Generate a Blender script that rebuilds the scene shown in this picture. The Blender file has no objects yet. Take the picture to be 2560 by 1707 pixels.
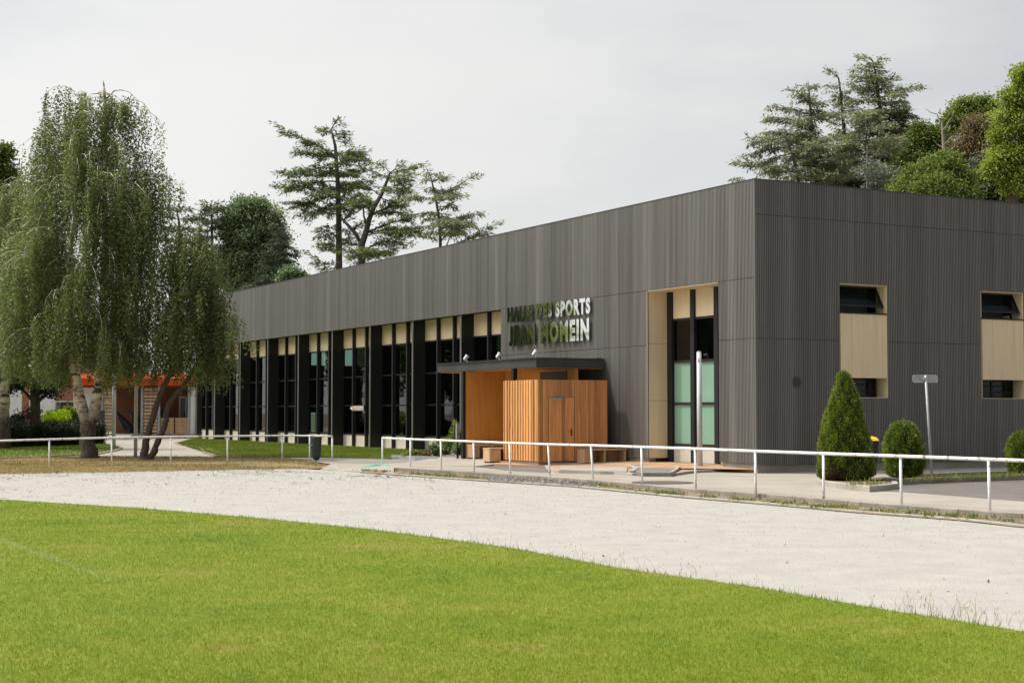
import bpy, bmesh, math, random
import numpy as np

# ------------------------------------------------------------------ camera, world, sun, exposure
sc = bpy.context.scene
FPX, PITCH, CAMZ, IW, IH = 3746.46, 0.0468215, 1.75, 2560, 1707
cd = bpy.data.cameras.new('camera'); cam = bpy.data.objects.new('camera', cd)
sc.collection.objects.link(cam); sc.camera = cam
cd.sensor_width = 36.0; cd.lens = FPX / IW * 36.0; cd.clip_start = 0.1; cd.clip_end = 3000
cam.location = (0, 0, CAMZ); cam.rotation_euler = (math.pi / 2 + PITCH, 0, 0)

TH = 0.504296                                   # heading of the sports hall
CX, CY = 6.56173, 40.3262                       # its near corner
ct, st = math.cos(TH), math.sin(TH)
SUNV = np.array([-0.518, 0.069, 0.85]); SUNV /= np.linalg.norm(SUNV)
SUN_EL = math.asin(SUNV[2]); SUN_AZ = math.atan2(SUNV[0], SUNV[1])

w = bpy.data.worlds.new('World'); sc.world = w; w.use_nodes = True
nt = w.node_tree; nt.nodes.clear()
def N(t, **k):
    n = nt.nodes.new(t)
    for a, b in k.items(): setattr(n, a, b)
    return n
out = N('ShaderNodeOutputWorld'); mixs = N('ShaderNodeMixShader')
bg1 = N('ShaderNodeBackground'); bg2 = N('ShaderNodeBackground')
sky = N('ShaderNodeTexSky', sky_type='NISHITA', sun_disc=False)
sky.sun_elevation = SUN_EL; sky.sun_rotation = SUN_AZ; sky.air_density = 1.2; sky.dust_density = 2.0
nt.links.new(sky.outputs[0], bg1.inputs[0]); bg1.inputs[1].default_value = 0.10
tc = N('ShaderNodeTexCoord'); mp = N('ShaderNodeMapping'); mp.inputs['Scale'].default_value = (1.0, 1.0, 3.2)
nz = N('ShaderNodeTexNoise'); nz.inputs['Scale'].default_value = 2.1; nz.inputs['Detail'].default_value = 5; nz.inputs['Roughness'].default_value = .5
nt.links.new(tc.outputs['Generated'], mp.inputs[0]); nt.links.new(mp.outputs[0], nz.inputs[0])
# high thin cloud: thicker towards the sun (left), thinner on the far right and behind
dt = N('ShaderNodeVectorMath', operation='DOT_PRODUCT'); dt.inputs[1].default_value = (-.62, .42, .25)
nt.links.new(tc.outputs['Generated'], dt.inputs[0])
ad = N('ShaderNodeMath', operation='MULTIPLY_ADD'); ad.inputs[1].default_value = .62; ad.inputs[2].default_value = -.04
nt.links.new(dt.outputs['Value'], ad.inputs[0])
ad2 = N('ShaderNodeMath', operation='MULTIPLY_ADD'); ad2.inputs[1].default_value = 1.45
nt.links.new(nz.outputs[0], ad2.inputs[0]); nt.links.new(ad.outputs[0], ad2.inputs[2])
fr = N('ShaderNodeMapRange'); fr.inputs[1].default_value = .55; fr.inputs[2].default_value = 1.15; fr.inputs[3].default_value = .70; fr.inputs[4].default_value = .985
nt.links.new(ad2.outputs[0], fr.inputs[0])
cr = N('ShaderNodeValToRGB')
cr.color_ramp.elements[0].position = .55; cr.color_ramp.elements[0].color = (.69, .725, .775, 1)
cr.color_ramp.elements[1].position = 1.0; cr.color_ramp.elements[1].color = (.885, .885, .87, 1)
nt.links.new(ad2.outputs[0], cr.inputs[0]); nt.links.new(cr.outputs[0], bg2.inputs[0])
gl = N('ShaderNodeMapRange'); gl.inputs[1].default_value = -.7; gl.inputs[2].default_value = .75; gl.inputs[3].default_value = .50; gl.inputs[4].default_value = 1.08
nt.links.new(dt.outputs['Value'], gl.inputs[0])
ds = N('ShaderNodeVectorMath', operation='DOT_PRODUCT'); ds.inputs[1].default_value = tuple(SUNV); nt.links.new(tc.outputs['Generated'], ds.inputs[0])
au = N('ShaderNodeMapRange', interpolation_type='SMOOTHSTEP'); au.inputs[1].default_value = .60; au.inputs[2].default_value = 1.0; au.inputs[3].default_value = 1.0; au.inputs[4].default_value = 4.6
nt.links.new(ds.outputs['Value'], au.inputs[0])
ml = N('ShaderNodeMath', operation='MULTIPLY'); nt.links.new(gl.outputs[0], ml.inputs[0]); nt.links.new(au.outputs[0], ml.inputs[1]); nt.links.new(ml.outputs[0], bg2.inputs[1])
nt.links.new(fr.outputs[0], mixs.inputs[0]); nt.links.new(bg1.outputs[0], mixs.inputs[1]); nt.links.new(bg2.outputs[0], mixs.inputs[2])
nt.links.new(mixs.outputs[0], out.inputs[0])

sl = bpy.data.lights.new('sun', 'SUN'); sl.energy = 3.3; sl.angle = math.radians(3.5); sl.color = (1, .955, .88)
so = bpy.data.objects.new('sun', sl); sc.collection.objects.link(so)
from mathutils import Vector, Matrix
so.rotation_euler = Vector(SUNV).to_track_quat('Z', 'Y').to_euler(); so.location = (-30, 20, 60)
sc.view_settings.view_transform = 'Standard'; sc.view_settings.look = 'None'
sc.view_settings.exposure = 0; sc.view_settings.gamma = 1
sc.render.engine = 'CYCLES'
sc.cycles.max_bounces = 7; sc.cycles.diffuse_bounces = 3; sc.cycles.glossy_bounces = 3
sc.cycles.transparent_max_bounces = 12; sc.cycles.transmission_bounces = 4
sc.cycles.use_denoising = True; sc.cycles.denoiser = 'OPENIMAGEDENOISE'; sc.cycles.denoising_input_passes = 'RGB_ALBEDO_NORMAL'; sc.cycles.denoising_prefilter = 'ACCURATE'

# ------------------------------------------------------------------ helpers
col = sc.collection
def ray(px, py):
    a = (px - IW / 2) / FPX; b = -(py - IH / 2) / FPX
    return np.array([a, math.cos(PITCH) - math.sin(PITCH) * b, math.sin(PITCH) + math.cos(PITCH) * b])
def G(px, py, z=0.0):                           # a point of the ground at height z
    d = ray(px, py); t = (z - CAMZ) / d[2]
    return (d[0] * t, d[1] * t, z)
def at(px, py, Y):                              # a point in the upright plane at distance Y
    d = ray(px, py); t = Y / d[1]
    return np.array([d[0] * t, Y, CAMZ + d[2] * t])
def hw(x, y, z=0.0):                            # hall frame -> world
    return (CX + ct * x - st * y, CY + st * x + ct * y, z)
def tag(o, label=None, cat=None, group=None, kind=None):
    if label: o['label'] = label
    if cat: o['category'] = cat
    if group: o['group'] = group
    if kind: o['kind'] = kind
    return o
def empty(name, loc=(0, 0, 0), rz=0.0):
    o = bpy.data.objects.new(name, None); o.empty_display_size = .2
    col.objects.link(o); o.location = loc; o.rotation_euler = (0, 0, rz); return o
def hall_empty(name, x, y, z=0.0):
    return empty(name, hw(x, y, z), TH)
def S(r, g, b):
    f = lambda c: (c / 12.92 if c <= .04045 else ((c + .055) / 1.055) ** 2.4)
    return tuple(f(c / 255) for c in (r, g, b))

class MB:
    """collects boxes, tubes and so on; build() links them as one mesh object"""
    def __init__(s): s.v = []; s.f = []; s.r = []
    def add(s, vs, fs, r=.5):
        b = len(s.v); s.v.extend([tuple(map(float, v)) for v in vs]); s.f.extend([tuple(i + b for i in f) for f in fs]); s.r.extend([r] * len(fs)); return s
    def box(s, x0, x1, y0, y1, z0, z1, r=.5):
        vs = [(x0, y0, z0), (x1, y0, z0), (x1, y1, z0), (x0, y1, z0), (x0, y0, z1), (x1, y0, z1), (x1, y1, z1), (x0, y1, z1)]
        return s.add(vs, [(0, 3, 2, 1), (4, 5, 6, 7), (0, 1, 5, 4), (1, 2, 6, 5), (2, 3, 7, 6), (3, 0, 4, 7)], r)
    def prism(s, poly, z0, z1, r=.5):
        n = len(poly); vs = [(x, y, z0) for x, y in poly] + [(x, y, z1) for x, y in poly]
        fs = [tuple(range(n - 1, -1, -1)), tuple(range(n, 2 * n))] + [(i, (i + 1) % n, n + (i + 1) % n, n + i) for i in range(n)]
        return s.add(vs, fs, r)
    def plate(s, poly3, nrm, t, r=.5):          # a polygon in space given thickness t along nrm
        n = len(poly3); nrm = np.array(nrm, float); a = [np.array(p, float) for p in poly3]
        vs = a + [p + nrm * t for p in a]
        fs = [tuple(range(n - 1, -1, -1)), tuple(range(n, 2 * n))] + [(i, (i + 1) % n, n + (i + 1) % n, n + i) for i in range(n)]
        return s.add(vs, fs, r)
    def tube(s, pts, rad, n=8, r=.5, cap=True):
        pts = [np.array(p, float) for p in pts]
        if not hasattr(rad, '__len__'): rad = [rad] * len(pts)
        b = len(s.v); prev = None
        for i, p in enumerate(pts):
            d = pts[min(i + 1, len(pts) - 1)] - pts[max(i - 1, 0)]; d /= max(np.linalg.norm(d), 1e-9)
            if prev is None:
                u = np.cross(d, (0, 0, 1.)) if abs(d[2]) < .9 else np.cross(d, (1., 0, 0))
            else: u = prev - d * np.dot(prev, d)
            u /= max(np.linalg.norm(u), 1e-9); prev = u; v = np.cross(d, u)
            for k in range(n):
                a = 2 * math.pi * k / n; s.v.append(tuple(p + rad[i] * (math.cos(a) * u + math.sin(a) * v)))
        m = len(pts); k0 = len(s.f)
        for i in range(m - 1):
            for k in range(n):
                a = b + i * n + k; c = b + i * n + (k + 1) % n
                s.f.append((a, c, c + n, a + n))
        if cap:
            s.f.append(tuple(b + k for k in range(n - 1, -1, -1))); s.f.append(tuple(b + (m - 1) * n + k for k in range(n)))
        s.r.extend([r] * (len(s.f) - k0)); return s
    def lathe(s, prof, n=20, c=(0, 0), r=.5):
        b = len(s.v)
        for (rr, z) in prof:
            for k in range(n):
                a = 2 * math.pi * k / n; s.v.append((c[0] + rr * math.cos(a), c[1] + rr * math.sin(a), z))
        k0 = len(s.f)
        for i in range(len(prof) - 1):
            for k in range(n):
                a = b + i * n + k; q = b + i * n + (k + 1) % n; s.f.append((a, q, q + n, a + n))
        s.f.append(tuple(b + k for k in range(n - 1, -1, -1))); s.f.append(tuple(b + (len(prof) - 1) * n + k for k in range(n)))
        s.r.extend([r] * (len(s.f) - k0)); return s
    def build(s, name, m, parent=None, origin=(0, 0, 0), smooth=False, bevel=0.0, rnd=False):
        me = bpy.data.meshes.new(name)
        o0, o1, o2 = origin
        me.from_pydata([(a - o0, b - o1, c - o2) for a, b, c in s.v], [], s.f)
        if smooth: me.polygons.foreach_set('use_smooth', [True] * len(me.polygons))
        if rnd:
            at_ = me.attributes.new('rnd', 'FLOAT', 'FACE'); at_.data.foreach_set('value', s.r)
        me.materials.append(m); me.update()
        o = bpy.data.objects.new(name, me); col.objects.link(o)
        if parent: o.parent = parent
        if bevel:
            bv = o.modifiers.new('bevel', 'BEVEL'); bv.width = bevel; bv.segments = 2; bv.limit_method = 'ANGLE'
        return o

def quads(name, V, m, parent=None, rnd=None, origin=(0, 0, 0)):
    """V: (n, k, 3) array of k-gons -> one mesh"""
    V = np.asarray(V, dtype=np.float64) - np.array(origin)
    n, k = V.shape[:2]
    me = bpy.data.meshes.new(name)
    me.vertices.add(n * k); me.vertices.foreach_set('co', V.reshape(-1).astype(np.float32))
    me.loops.add(n * k); me.loops.foreach_set('vertex_index', np.arange(n * k, dtype=np.int32))
    me.polygons.add(n); me.polygons.foreach_set('loop_start', np.arange(0, n * k, k, dtype=np.int32))
    try: me.polygons.foreach_set('loop_total', np.full(n, k, dtype=np.int32))
    except Exception: pass
    if rnd is not None:
        a = me.attributes.new('rnd', 'FLOAT', 'FACE'); a.data.foreach_set('value', np.asarray(rnd, dtype=np.float32))
    me.materials.append(m); me.update(); me.validate()
    o = bpy.data.objects.new(name, me); col.objects.link(o)
    if parent: o.parent = parent
    return o

def unit(a): return a / np.maximum(np.linalg.norm(a, axis=-1, keepdims=True), 1e-9)
def leaves(C, D, L, Wd, rg, flat=0.0):
    """diamond leaves at C pointing along D; flat pulls their faces to the horizontal"""
    n = len(C); D = unit(D)
    R = rg.normal(size=(n, 3)); R[:, 2] = R[:, 2] * (1 - flat)
    if flat: R = np.where(rg.random((n, 1)) < flat, np.cross(D, [0, 0, 1.]) + .35 * R, R)
    Sd = unit(R - D * (R * D).sum(1, keepdims=True))
    L = np.asarray(L).reshape(-1, 1) * np.ones((n, 1)); Wd = np.asarray(Wd).reshape(-1, 1) * np.ones((n, 1))
    return np.stack([C, C + D * L * .45 + Sd * Wd * .5, C + D * L, C + D * L * .45 - Sd * Wd * .5], axis=1)

# ------------------------------------------------------------------ materials
def newmat(name):
    m = bpy.data.materials.new(name); m.use_nodes = True; t = m.node_tree
    return m, t, t.nodes['Principled BSDF']
def nd(t, kind, **k):
    n = t.nodes.new(kind)
    for a, b in k.items():
        if a in n.inputs: n.inputs[a].default_value = b
        else: setattr(n, a, b)
    return n
def ramp(t, stops):
    n = t.nodes.new('ShaderNodeValToRGB'); e = n.color_ramp.elements
    while len(e) < len(stops): e.new(.5)
    for i, (p, c) in enumerate(stops): e[i].position = p; e[i].color = (*c, 1)
    return n
def pm(name, c1, c2=None, scale=4.0, rough=.7, bump=0.0, bscale=None, st=(1, 1, 1), metal=0.0, spec=.4, c3=None, rnd=0.0, lo=.35, hi=.65, detail=5, speck=None):
    """noise-mixed paint, stone, metal or wood"""
    m, t, b = newmat(name)
    L = t.links.new
    tc = nd(t, 'ShaderNodeTexCoord'); mp = nd(t, 'ShaderNodeMapping'); mp.inputs['Scale'].default_value = st
    L(tc.outputs['Object'], mp.inputs[0])
    nz = nd(t, 'ShaderNodeTexNoise', Scale=scale, Detail=detail, Roughness=.6); L(mp.outputs[0], nz.inputs[0])
    if c2 is None: c2 = tuple(x * .88 for x in c1)
    stops = [(lo, c1), (hi, c2)] if c3 is None else [(lo, c1), ((lo + hi) / 2, c3), (hi, c2)]
    r = ramp(t, stops); L(nz.outputs[0], r.inputs[0]); cout = r.outputs[0]
    if speck:                                    # (scale, colour, amount): small flecks
        n2 = nd(t, 'ShaderNodeTexNoise', Scale=speck[0], Detail=3, Roughness=.7); L(mp.outputs[0], n2.inputs[0])
        r2 = ramp(t, [(speck[2] - .04, (0, 0, 0)), (speck[2] + .04, (1, 1, 1))]); L(n2.outputs[0], r2.inputs[0])
        mx = nd(t, 'ShaderNodeMixRGB'); L(r2.outputs[0], mx.inputs[0]); L(cout, mx.inputs[1]); mx.inputs[2].default_value = (*speck[1], 1); cout = mx.outputs[0]
    if rnd:
        a = nd(t, 'ShaderNodeAttribute', attribute_name='rnd')
        mr = nd(t, 'ShaderNodeMapRange'); mr.inputs[3].default_value = 1 - rnd; mr.inputs[4].default_value = 1 + rnd
        L(a.outputs['Fac'], mr.inputs[0])
        mx = nd(t, 'ShaderNodeMixRGB', blend_type='MULTIPLY'); mx.inputs[0].default_value = 1
        L(cout, mx.inputs[1]); L(mr.outputs[0], mx.inputs[2]); cout = mx.outputs[0]
    L(cout, b.inputs['Base Color'])
    b.inputs['Roughness'].default_value = rough; b.inputs['Metallic'].default_value = metal
    b.inputs['Specular IOR Level'].default_value = spec
    if bump:
        n3 = nd(t, 'ShaderNodeTexNoise', Scale=bscale or scale * 6, Detail=4); L(mp.outputs[0], n3.inputs[0])
        bp = nd(t, 'ShaderNodeBump', Strength=bump, Distance=.02); L(n3.outputs[0], bp.inputs['Height']); L(bp.outputs[0], b.inputs['Normal'])
    return m
def leafmat(name, cols, trans=.35, rough=.5):
    """cols: colours from dark to light, picked by each leaf's own random number"""
    m, t, b = newmat(name); L = t.links.new
    a = nd(t, 'ShaderNodeAttribute', attribute_name='rnd')
    r = ramp(t, [(i / (len(cols) - 1), c) for i, c in enumerate(cols)]); L(a.outputs['Fac'], r.inputs[0])
    L(r.outputs[0], b.inputs['Base Color']); b.inputs['Roughness'].default_value = rough; b.inputs['Specular IOR Level'].default_value = .35
    tr = nd(t, 'ShaderNodeBsdfTranslucent'); hs = nd(t, 'ShaderNodeHueSaturation', Saturation=1.15, Value=1.25); L(r.outputs[0], hs.inputs['Color']); L(hs.outputs[0], tr.inputs[0])
    mx = nd(t, 'ShaderNodeMixShader'); mx.inputs[0].default_value = trans
    L(b.outputs[0], mx.inputs[1]); L(tr.outputs[0], mx.inputs[2]); L(mx.outputs[0], t.nodes['Material Output'].inputs[0])
    return m

M = {}
# ground
M['track'] = pm('pale_gravel', (.385, .362, .326), (.325, .304, .272), 1.6, .95, .7, 38, c3=(.357, .336, .302), lo=.32, hi=.68, speck=(9, (.30, .28, .255), .64), detail=9, spec=.15)
M['concrete_path'] = pm('path_concrete', (.365, .322, .268), (.285, .255, .212), .5, .9, .35, 60, speck=(14, (.235, .205, .17), .66), detail=8, spec=.2)
M['asphalt'] = pm('asphalt', (.17, .152, .135), (.125, .112, .10), .7, .95, .5, 80, speck=(40, (.27, .25, .23), .62), detail=8, spec=.2)
M['old_asphalt'] = pm('old_asphalt', (.27, .25, .225), (.205, .19, .17), .6, .95, .4, 70, speck=(30, (.15, .14, .13), .65), detail=8, spec=.2)
M['apron'] = pm('orange_resin_gravel', (.46, .285, .165), (.36, .215, .125), 1.3, .95, .5, 60, speck=(22, (.27, .17, .11), .6), detail=8, spec=.15)
M['earth'] = pm('earth', (.24, .185, .125), (.15, .115, .078), .9, .97, .5, 30, speck=(8, (.30, .25, .18), .6), detail=8, spec=.1)
M['kerb'] = pm('kerb_concrete', (.40, .375, .335), (.29, .265, .23), 1.6, .9, .3, 30, detail=8, speck=(18, (.2, .185, .16), .65), spec=.2)
M['old_kerb'] = pm('old_kerb_concrete', (.33, .285, .235), (.19, .165, .135), 1.4, .95, .4, 30, detail=8, speck=(12, (.12, .105, .085), .63), spec=.15)
M['grey_gravel'] = pm('grey_gravel', (.25, .235, .22), (.12, .11, .10), 26, .95, .8, 40, detail=3, spec=.2)
M['cream_gravel'] = pm('cream_gravel', (.47, .40, .30), (.27, .23, .17), 20, .95, .8, 40, detail=3, spec=.2)
# hall
M['backing'] = pm('cladding_backing', (.022, .021, .020), (.03, .028, .027), 2, .8)
def cladmat():
    m, t, b = newmat('grey_brown_rib_cladding'); L = t.links.new
    tc = nd(t, 'ShaderNodeTexCoord'); mp = nd(t, 'ShaderNodeMapping'); mp.inputs['Scale'].default_value = (9, 9, .35); L(tc.outputs['Object'], mp.inputs[0])
    nz = nd(t, 'ShaderNodeTexNoise', Scale=1.2, Detail=6, Roughness=.65); L(mp.outputs[0], nz.inputs[0])
    a = nd(t, 'ShaderNodeAttribute', attribute_name='rnd')
    md = nd(t, 'ShaderNodeMath', operation='MULTIPLY_ADD'); md.inputs[1].default_value = .55; L(a.outputs['Fac'], md.inputs[0])
    m2 = nd(t, 'ShaderNodeMath', operation='MULTIPLY'); m2.inputs[1].default_value = .55; L(nz.outputs[0], m2.inputs[0]); L(m2.outputs[0], md.inputs[2])
    r = ramp(t, [(.12, (.076, .069, .061)), (.45, (.120, .110, .098)), (.68, (.150, .142, .130)), (.94, (.225, .207, .182))]); L(md.outputs[0], r.inputs[0])
    L(r.outputs[0], b.inputs['Base Color']); b.inputs['Roughness'].default_value = .40; b.inputs['Specular IOR Level'].default_value = .6
    return m
M['clad'] = cladmat()
M['black'] = pm('black_steel', (.0125, .0122, .012), (.018, .0175, .017), 1.5, .5, .05, 30, spec=.35)
M['beam'] = pm('dark_painted_steel', (.060, .058, .055), (.038, .037, .036), 1.1, .42, .05, 20, spec=.5)
M['lit_edge'] = pm('lit_steel_edge', (.115, .112, .10), (.08, .078, .07), 2, .5)  # lighter colour holds the lit highlight on the fins' front edges
M['lam'] = pm('pale_timber_laminate', (.80, .645, .42), (.71, .555, .35), 1.5, .55, .06, 30, st=(7, 7, .4), detail=7, spec=.35)
M['lamdark'] = M['lam']
M['plinth'] = pm('cream_plinth', (.55, .50, .42), (.47, .425, .35), 1.6, .9, .15, 50)
M['concrete'] = pm('base_concrete', (.36, .325, .275), (.27, .24, .20), 1.6, .9, .3, 30)
M['roof'] = pm('roof_membrane', (.10, .10, .10), (.14, .14, .13), 1, .9)
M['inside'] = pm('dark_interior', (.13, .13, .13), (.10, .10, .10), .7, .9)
def glassmat(name, tint, ior=1.5, dark=.0):
    m, t, b = newmat(name); L = t.links.new
    gs = nd(t, 'ShaderNodeBsdfGlossy'); gs.inputs['Roughness'].default_value = .015; gs.inputs[0].default_value = (.9, .93, .95, 1)
    tr = nd(t, 'ShaderNodeBsdfTransparent'); tr.inputs[0].default_value = (*tint, 1)
    f = nd(t, 'ShaderNodeFresnel'); f.inputs[0].default_value = ior
    ge = nd(t, 'ShaderNodeNewGeometry'); iv = nd(t, 'ShaderNodeMath', operation='SUBTRACT'); iv.inputs[0].default_value = 1; L(ge.outputs['Backfacing'], iv.inputs[1])
    fm = nd(t, 'ShaderNodeMath', operation='MULTIPLY'); L(f.outputs[0], fm.inputs[0]); L(iv.outputs[0], fm.inputs[1])
    mx = nd(t, 'ShaderNodeMixShader'); L(fm.outputs[0], mx.inputs[0]); L(tr.outputs[0], mx.inputs[1]); L(gs.outputs[0], mx.inputs[2])
    nz = nd(t, 'ShaderNodeTexNoise', Scale=.8, Detail=1); bp = nd(t, 'ShaderNodeBump', Strength=.02, Distance=.05)
    tc = nd(t, 'ShaderNodeTexCoord'); L(tc.outputs['Object'], nz.inputs[0]); L(nz.outputs[0], bp.inputs['Height']); L(bp.outputs[0], gs.inputs['Normal'])
    L(mx.outputs[0], t.nodes['Material Output'].inputs[0]); return m
M['glass'] = glassmat('window_glass', (.42, .56, .49), 1.5)
M['greenglass'] = glassmat('green_window_glass', (.50, .80, .62), 1.5)
M['frost'] = pm('frosted_green_glass', (.225, .375, .285), (.20, .345, .26), .6, .22, spec=.5)
M['sashglass'] = glassmat('sash_glass', (.55, .60, .62), 1.55)
# timber
def woodmat(name, c1, c2, knot, sc_=1.0, rough=.6, rnd=.34):
    return pm(name, c1, c2, 2.2 * sc_, rough, .12, 20, st=(6, 6, .45), detail=8, rnd=rnd, speck=(3.1 * sc_, knot, .67), spec=.3)
M['larch'] = woodmat('orange_larch', (.66, .34, .125), (.52, .235, .075), (.32, .12, .04))
M['larchdoor'] = woodmat('red_brown_larch', (.58, .27, .105), (.45, .19, .07), (.25, .09, .032))
M['ply'] = woodmat('oiled_plywood', (.68, .31, .075), (.58, .245, .055), (.40, .15, .035), .8, .5, .05)
M['bench'] = woodmat('weathered_timber', (.54, .35, .20), (.42, .26, .145), (.26, .14, .07), 1, .7, .15)
M['brownwood'] = pm('brown_boarding', (.22, .085, .042), (.15, .055, .027), 2, .6, .2, 20, st=(.4, .4, 7), detail=6)
M['greyslat'] = pm('weathered_slats', (.60, .40, .21), (.38, .31, .25), 1.2, .8, .15, 20, st=(.5, .5, 3), detail=6, rnd=.2)
# metal and plastic
M['whitepaint'] = pm('chipped_white_paint', (.78, .77, .74), (.70, .69, .66), 4, .5, .12, 40, st=(1, 1, 1), detail=6, speck=(7, (.22, .17, .14), .62), spec=.4)
M['galv'] = pm('galvanised_steel', (.42, .43, .44), (.30, .31, .32), 5, .5, .08, 40, metal=.35, detail=6)
M['mast'] = pm('blotched_grey_mast', (.60, .60, .61), (.50, .505, .51), 3, .5, .08, 40, detail=6, speck=(16, (.16, .17, .18), .665))
M['chrome'] = pm('mirror_steel', (.85, .86, .85), (.78, .79, .78), 6, .04, .02, 3, metal=1.0)
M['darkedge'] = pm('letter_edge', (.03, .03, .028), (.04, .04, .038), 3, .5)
M['silver'] = pm('silver_lamp_housing', (.55, .56, .57), (.42, .43, .44), 8, .3, metal=.6)
M['darkgreen'] = pm('dark_green_plastic', (.014, .026, .024), (.02, .034, .031), 6, .4, spec=.5)
M['yellow'] = pm('yellow_plastic', (.75, .52, .04), (.68, .45, .03), 5, .4)
M['charcoal'] = pm('charcoal_sheet', (.045, .048, .053), (.06, .063, .068), 2, .5)
M['blackplastic'] = pm('black_plastic', (.018, .018, .019), (.03, .03, .031), 6, .5)
M['signtaupe'] = pm('taupe_sign', (.33, .25, .155), (.29, .215, .13), 4, .6)
M['white'] = pm('white_paint', (.80, .80, .78), (.74, .74, .72), 3, .55)
M['offwhite'] = pm('white_render', (.66, .66, .645), (.59, .59, .575), 1.2, .9, .1, 40)
M['orange'] = pm('orange_sheet_metal', (.62, .088, .012), (.52, .07, .010), 1.5, .6, st=(.4, 2, 2), spec=.2)
M['teal'] = pm('teal_plastic', (.10, .42, .34), (.075, .33, .27), 4, .45)
M['rust'] = pm('rusty_iron', (.13, .10, .082), (.075, .058, .05), 14, .85, .5, 60)
M['brownpanel'] = pm('brown_panel', (.27, .115, .065), (.22, .092, .052), 1.5, .8)
M['redpanel'] = pm('red_panel', (.45, .03, .035), (.38, .025, .03), 2, .6)
M['greywall'] = pm('grey_render', (.17, .17, .19), (.14, .14, .16), 1.5, .9)
# plants
M['bark'] = pm('grey_brown_bark', (.115, .085, .064), (.06, .045, .035), 5, .95, .8, 12, st=(3, 3, .6), detail=7)
M['cedarbark'] = pm('cedar_bark', (.135, .115, .095), (.075, .064, .053), 4, .95, .7, 10, st=(3, 3, .6), detail=7)
M['deadbark'] = pm('dead_grey_wood', (.30, .25, .20), (.2, .17, .135), 4, .95, .5, 10, st=(3, 3, .6))
def birchbark():
    m, t, b = newmat('birch_bark'); L = t.links.new
    tc = nd(t, 'ShaderNodeTexCoord'); mp = nd(t, 'ShaderNodeMapping'); mp.inputs['Scale'].default_value = (1, 1, 3.2); L(tc.outputs['Object'], mp.inputs[0])
    n1 = nd(t, 'ShaderNodeTexNoise', Scale=1.7, Detail=6, Roughness=.65); L(mp.outputs[0], n1.inputs[0])
    r1 = ramp(t, [(.40, (.035, .028, .023)), (.45, (.42, .34, .26)), (.53, (.74, .65, .54))]); L(n1.outputs[0], r1.inputs[0])
    mp2 = nd(t, 'ShaderNodeMapping'); mp2.inputs['Scale'].default_value = (5, 5, 1.1); L(tc.outputs['Object'], mp2.inputs[0])
    n2 = nd(t, 'ShaderNodeTexNoise', Scale=3, Detail=7, Roughness=.7); L(mp2.outputs[0], n2.inputs[0])
    r2 = ramp(t, [(.36, (.035, .027, .022)), (.58, (.12, .09, .068)), (.70, (.33, .285, .24))]); L(n2.outputs[0], r2.inputs[0])
    sx = nd(t, 'ShaderNodeSeparateXYZ'); L(tc.outputs['Object'], sx.inputs[0])
    h = nd(t, 'ShaderNodeMapRange'); h.inputs[1].default_value = 1.15; h.inputs[2].default_value = 2.2; L(sx.outputs[2], h.inputs[0])
    mx = nd(t, 'ShaderNodeMixRGB'); L(h.outputs[0], mx.inputs[0]); L(r2.outputs[0], mx.inputs[1]); L(r1.outputs[0], mx.inputs[2])
    L(mx.outputs[0], b.inputs['Base Color']); b.inputs['Roughness'].default_value = .85
    bp = nd(t, 'ShaderNodeBump', Strength=.8, Distance=.04); L(n2.outputs[0], bp.inputs['Height']); L(bp.outputs[0], b.inputs['Normal'])
    return m
M['birchbark'] = birchbark()
M['birchleaf'] = leafmat('birch_leaves', [(.054, .066, .026), (.105, .13, .044), (.172, .21, .072), (.27, .305, .13)], .45, .45)
M['cedarleaf'] = leafmat('cedar_needles', [(.040, .055, .034), (.080, .108, .06), (.14, .178, .075), (.26, .31, .08)], .28, .6)
M['silverleaf'] = leafmat('silver_cedar_needles', [(.075, .085, .056), (.155, .17, .10), (.24, .26, .135), (.33, .35, .19)], .3, .6)
M['blueleaf'] = leafmat('blue_grey_needles', [(.09, .11, .09), (.18, .205, .16), (.28, .31, .25)], .2, .6)
M['ashleaf'] = leafmat('ash_leaves', [(.06, .09, .05), (.13, .18, .09), (.215, .28, .14), (.32, .39, .21)], .45)
M['oakleaf'] = leafmat('oak_leaves', [(.046, .066, .02), (.105, .142, .036), (.185, .235, .058), (.29, .345, .10)], .42)
M['limeleaf'] = leafmat('lime_green_leaves', [(.095, .125, .024), (.185, .235, .04), (.29, .35, .07), (.40, .455, .12)], .45)
M['brownleaf'] = leafmat('rusty_leaves', [(.10, .085, .04), (.17, .135, .065), (.25, .195, .10)], .35)
M['brightleaf'] = leafmat('yellow_green_leaves', [(.16, .24, .012), (.30, .42, .02), (.45, .56, .04)], .4)
M['darkleaf'] = leafmat('dark_hedge_leaves', [(.016, .024, .012), (.034, .05, .019), (.062, .086, .03)], .2)
M['yewleaf'] = leafmat('yew_needles', [(.043, .068, .012), (.098, .145, .022), (.172, .228, .036), (.275, .30, .07)], .3, .55)
M['yewbrown'] = leafmat('scorched_yew_needles', [(.06, .035, .02), (.12, .07, .035)], .15)
M['yewcore'] = pm('shade_dark_core', (.02, .026, .010), (.032, .036, .014), 5, .95)  # shade inside the foliage put into a near-black colour
M['weed'] = leafmat('weed_leaves', [(.07, .10, .02), (.12, .17, .035), (.22, .23, .06), (.34, .30, .12)], .3)
M['straw'] = leafmat('dry_stalks', [(.33, .26, .15), (.42, .35, .21), (.30, .32, .13)], .3)
M['litter'] = leafmat('dry_litter', [(.07, .045, .03), (.14, .09, .06), (.22, .16, .11)], .1)
M['grit'] = leafmat('loose_grit', [(.285, .265, .24), (.335, .315, .285), (.365, .345, .312), (.42, .40, .37)], .0, .9)
M['stone'] = pm('loose_stones', (.36, .34, .315), (.25, .235, .215), 9, .9)
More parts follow.
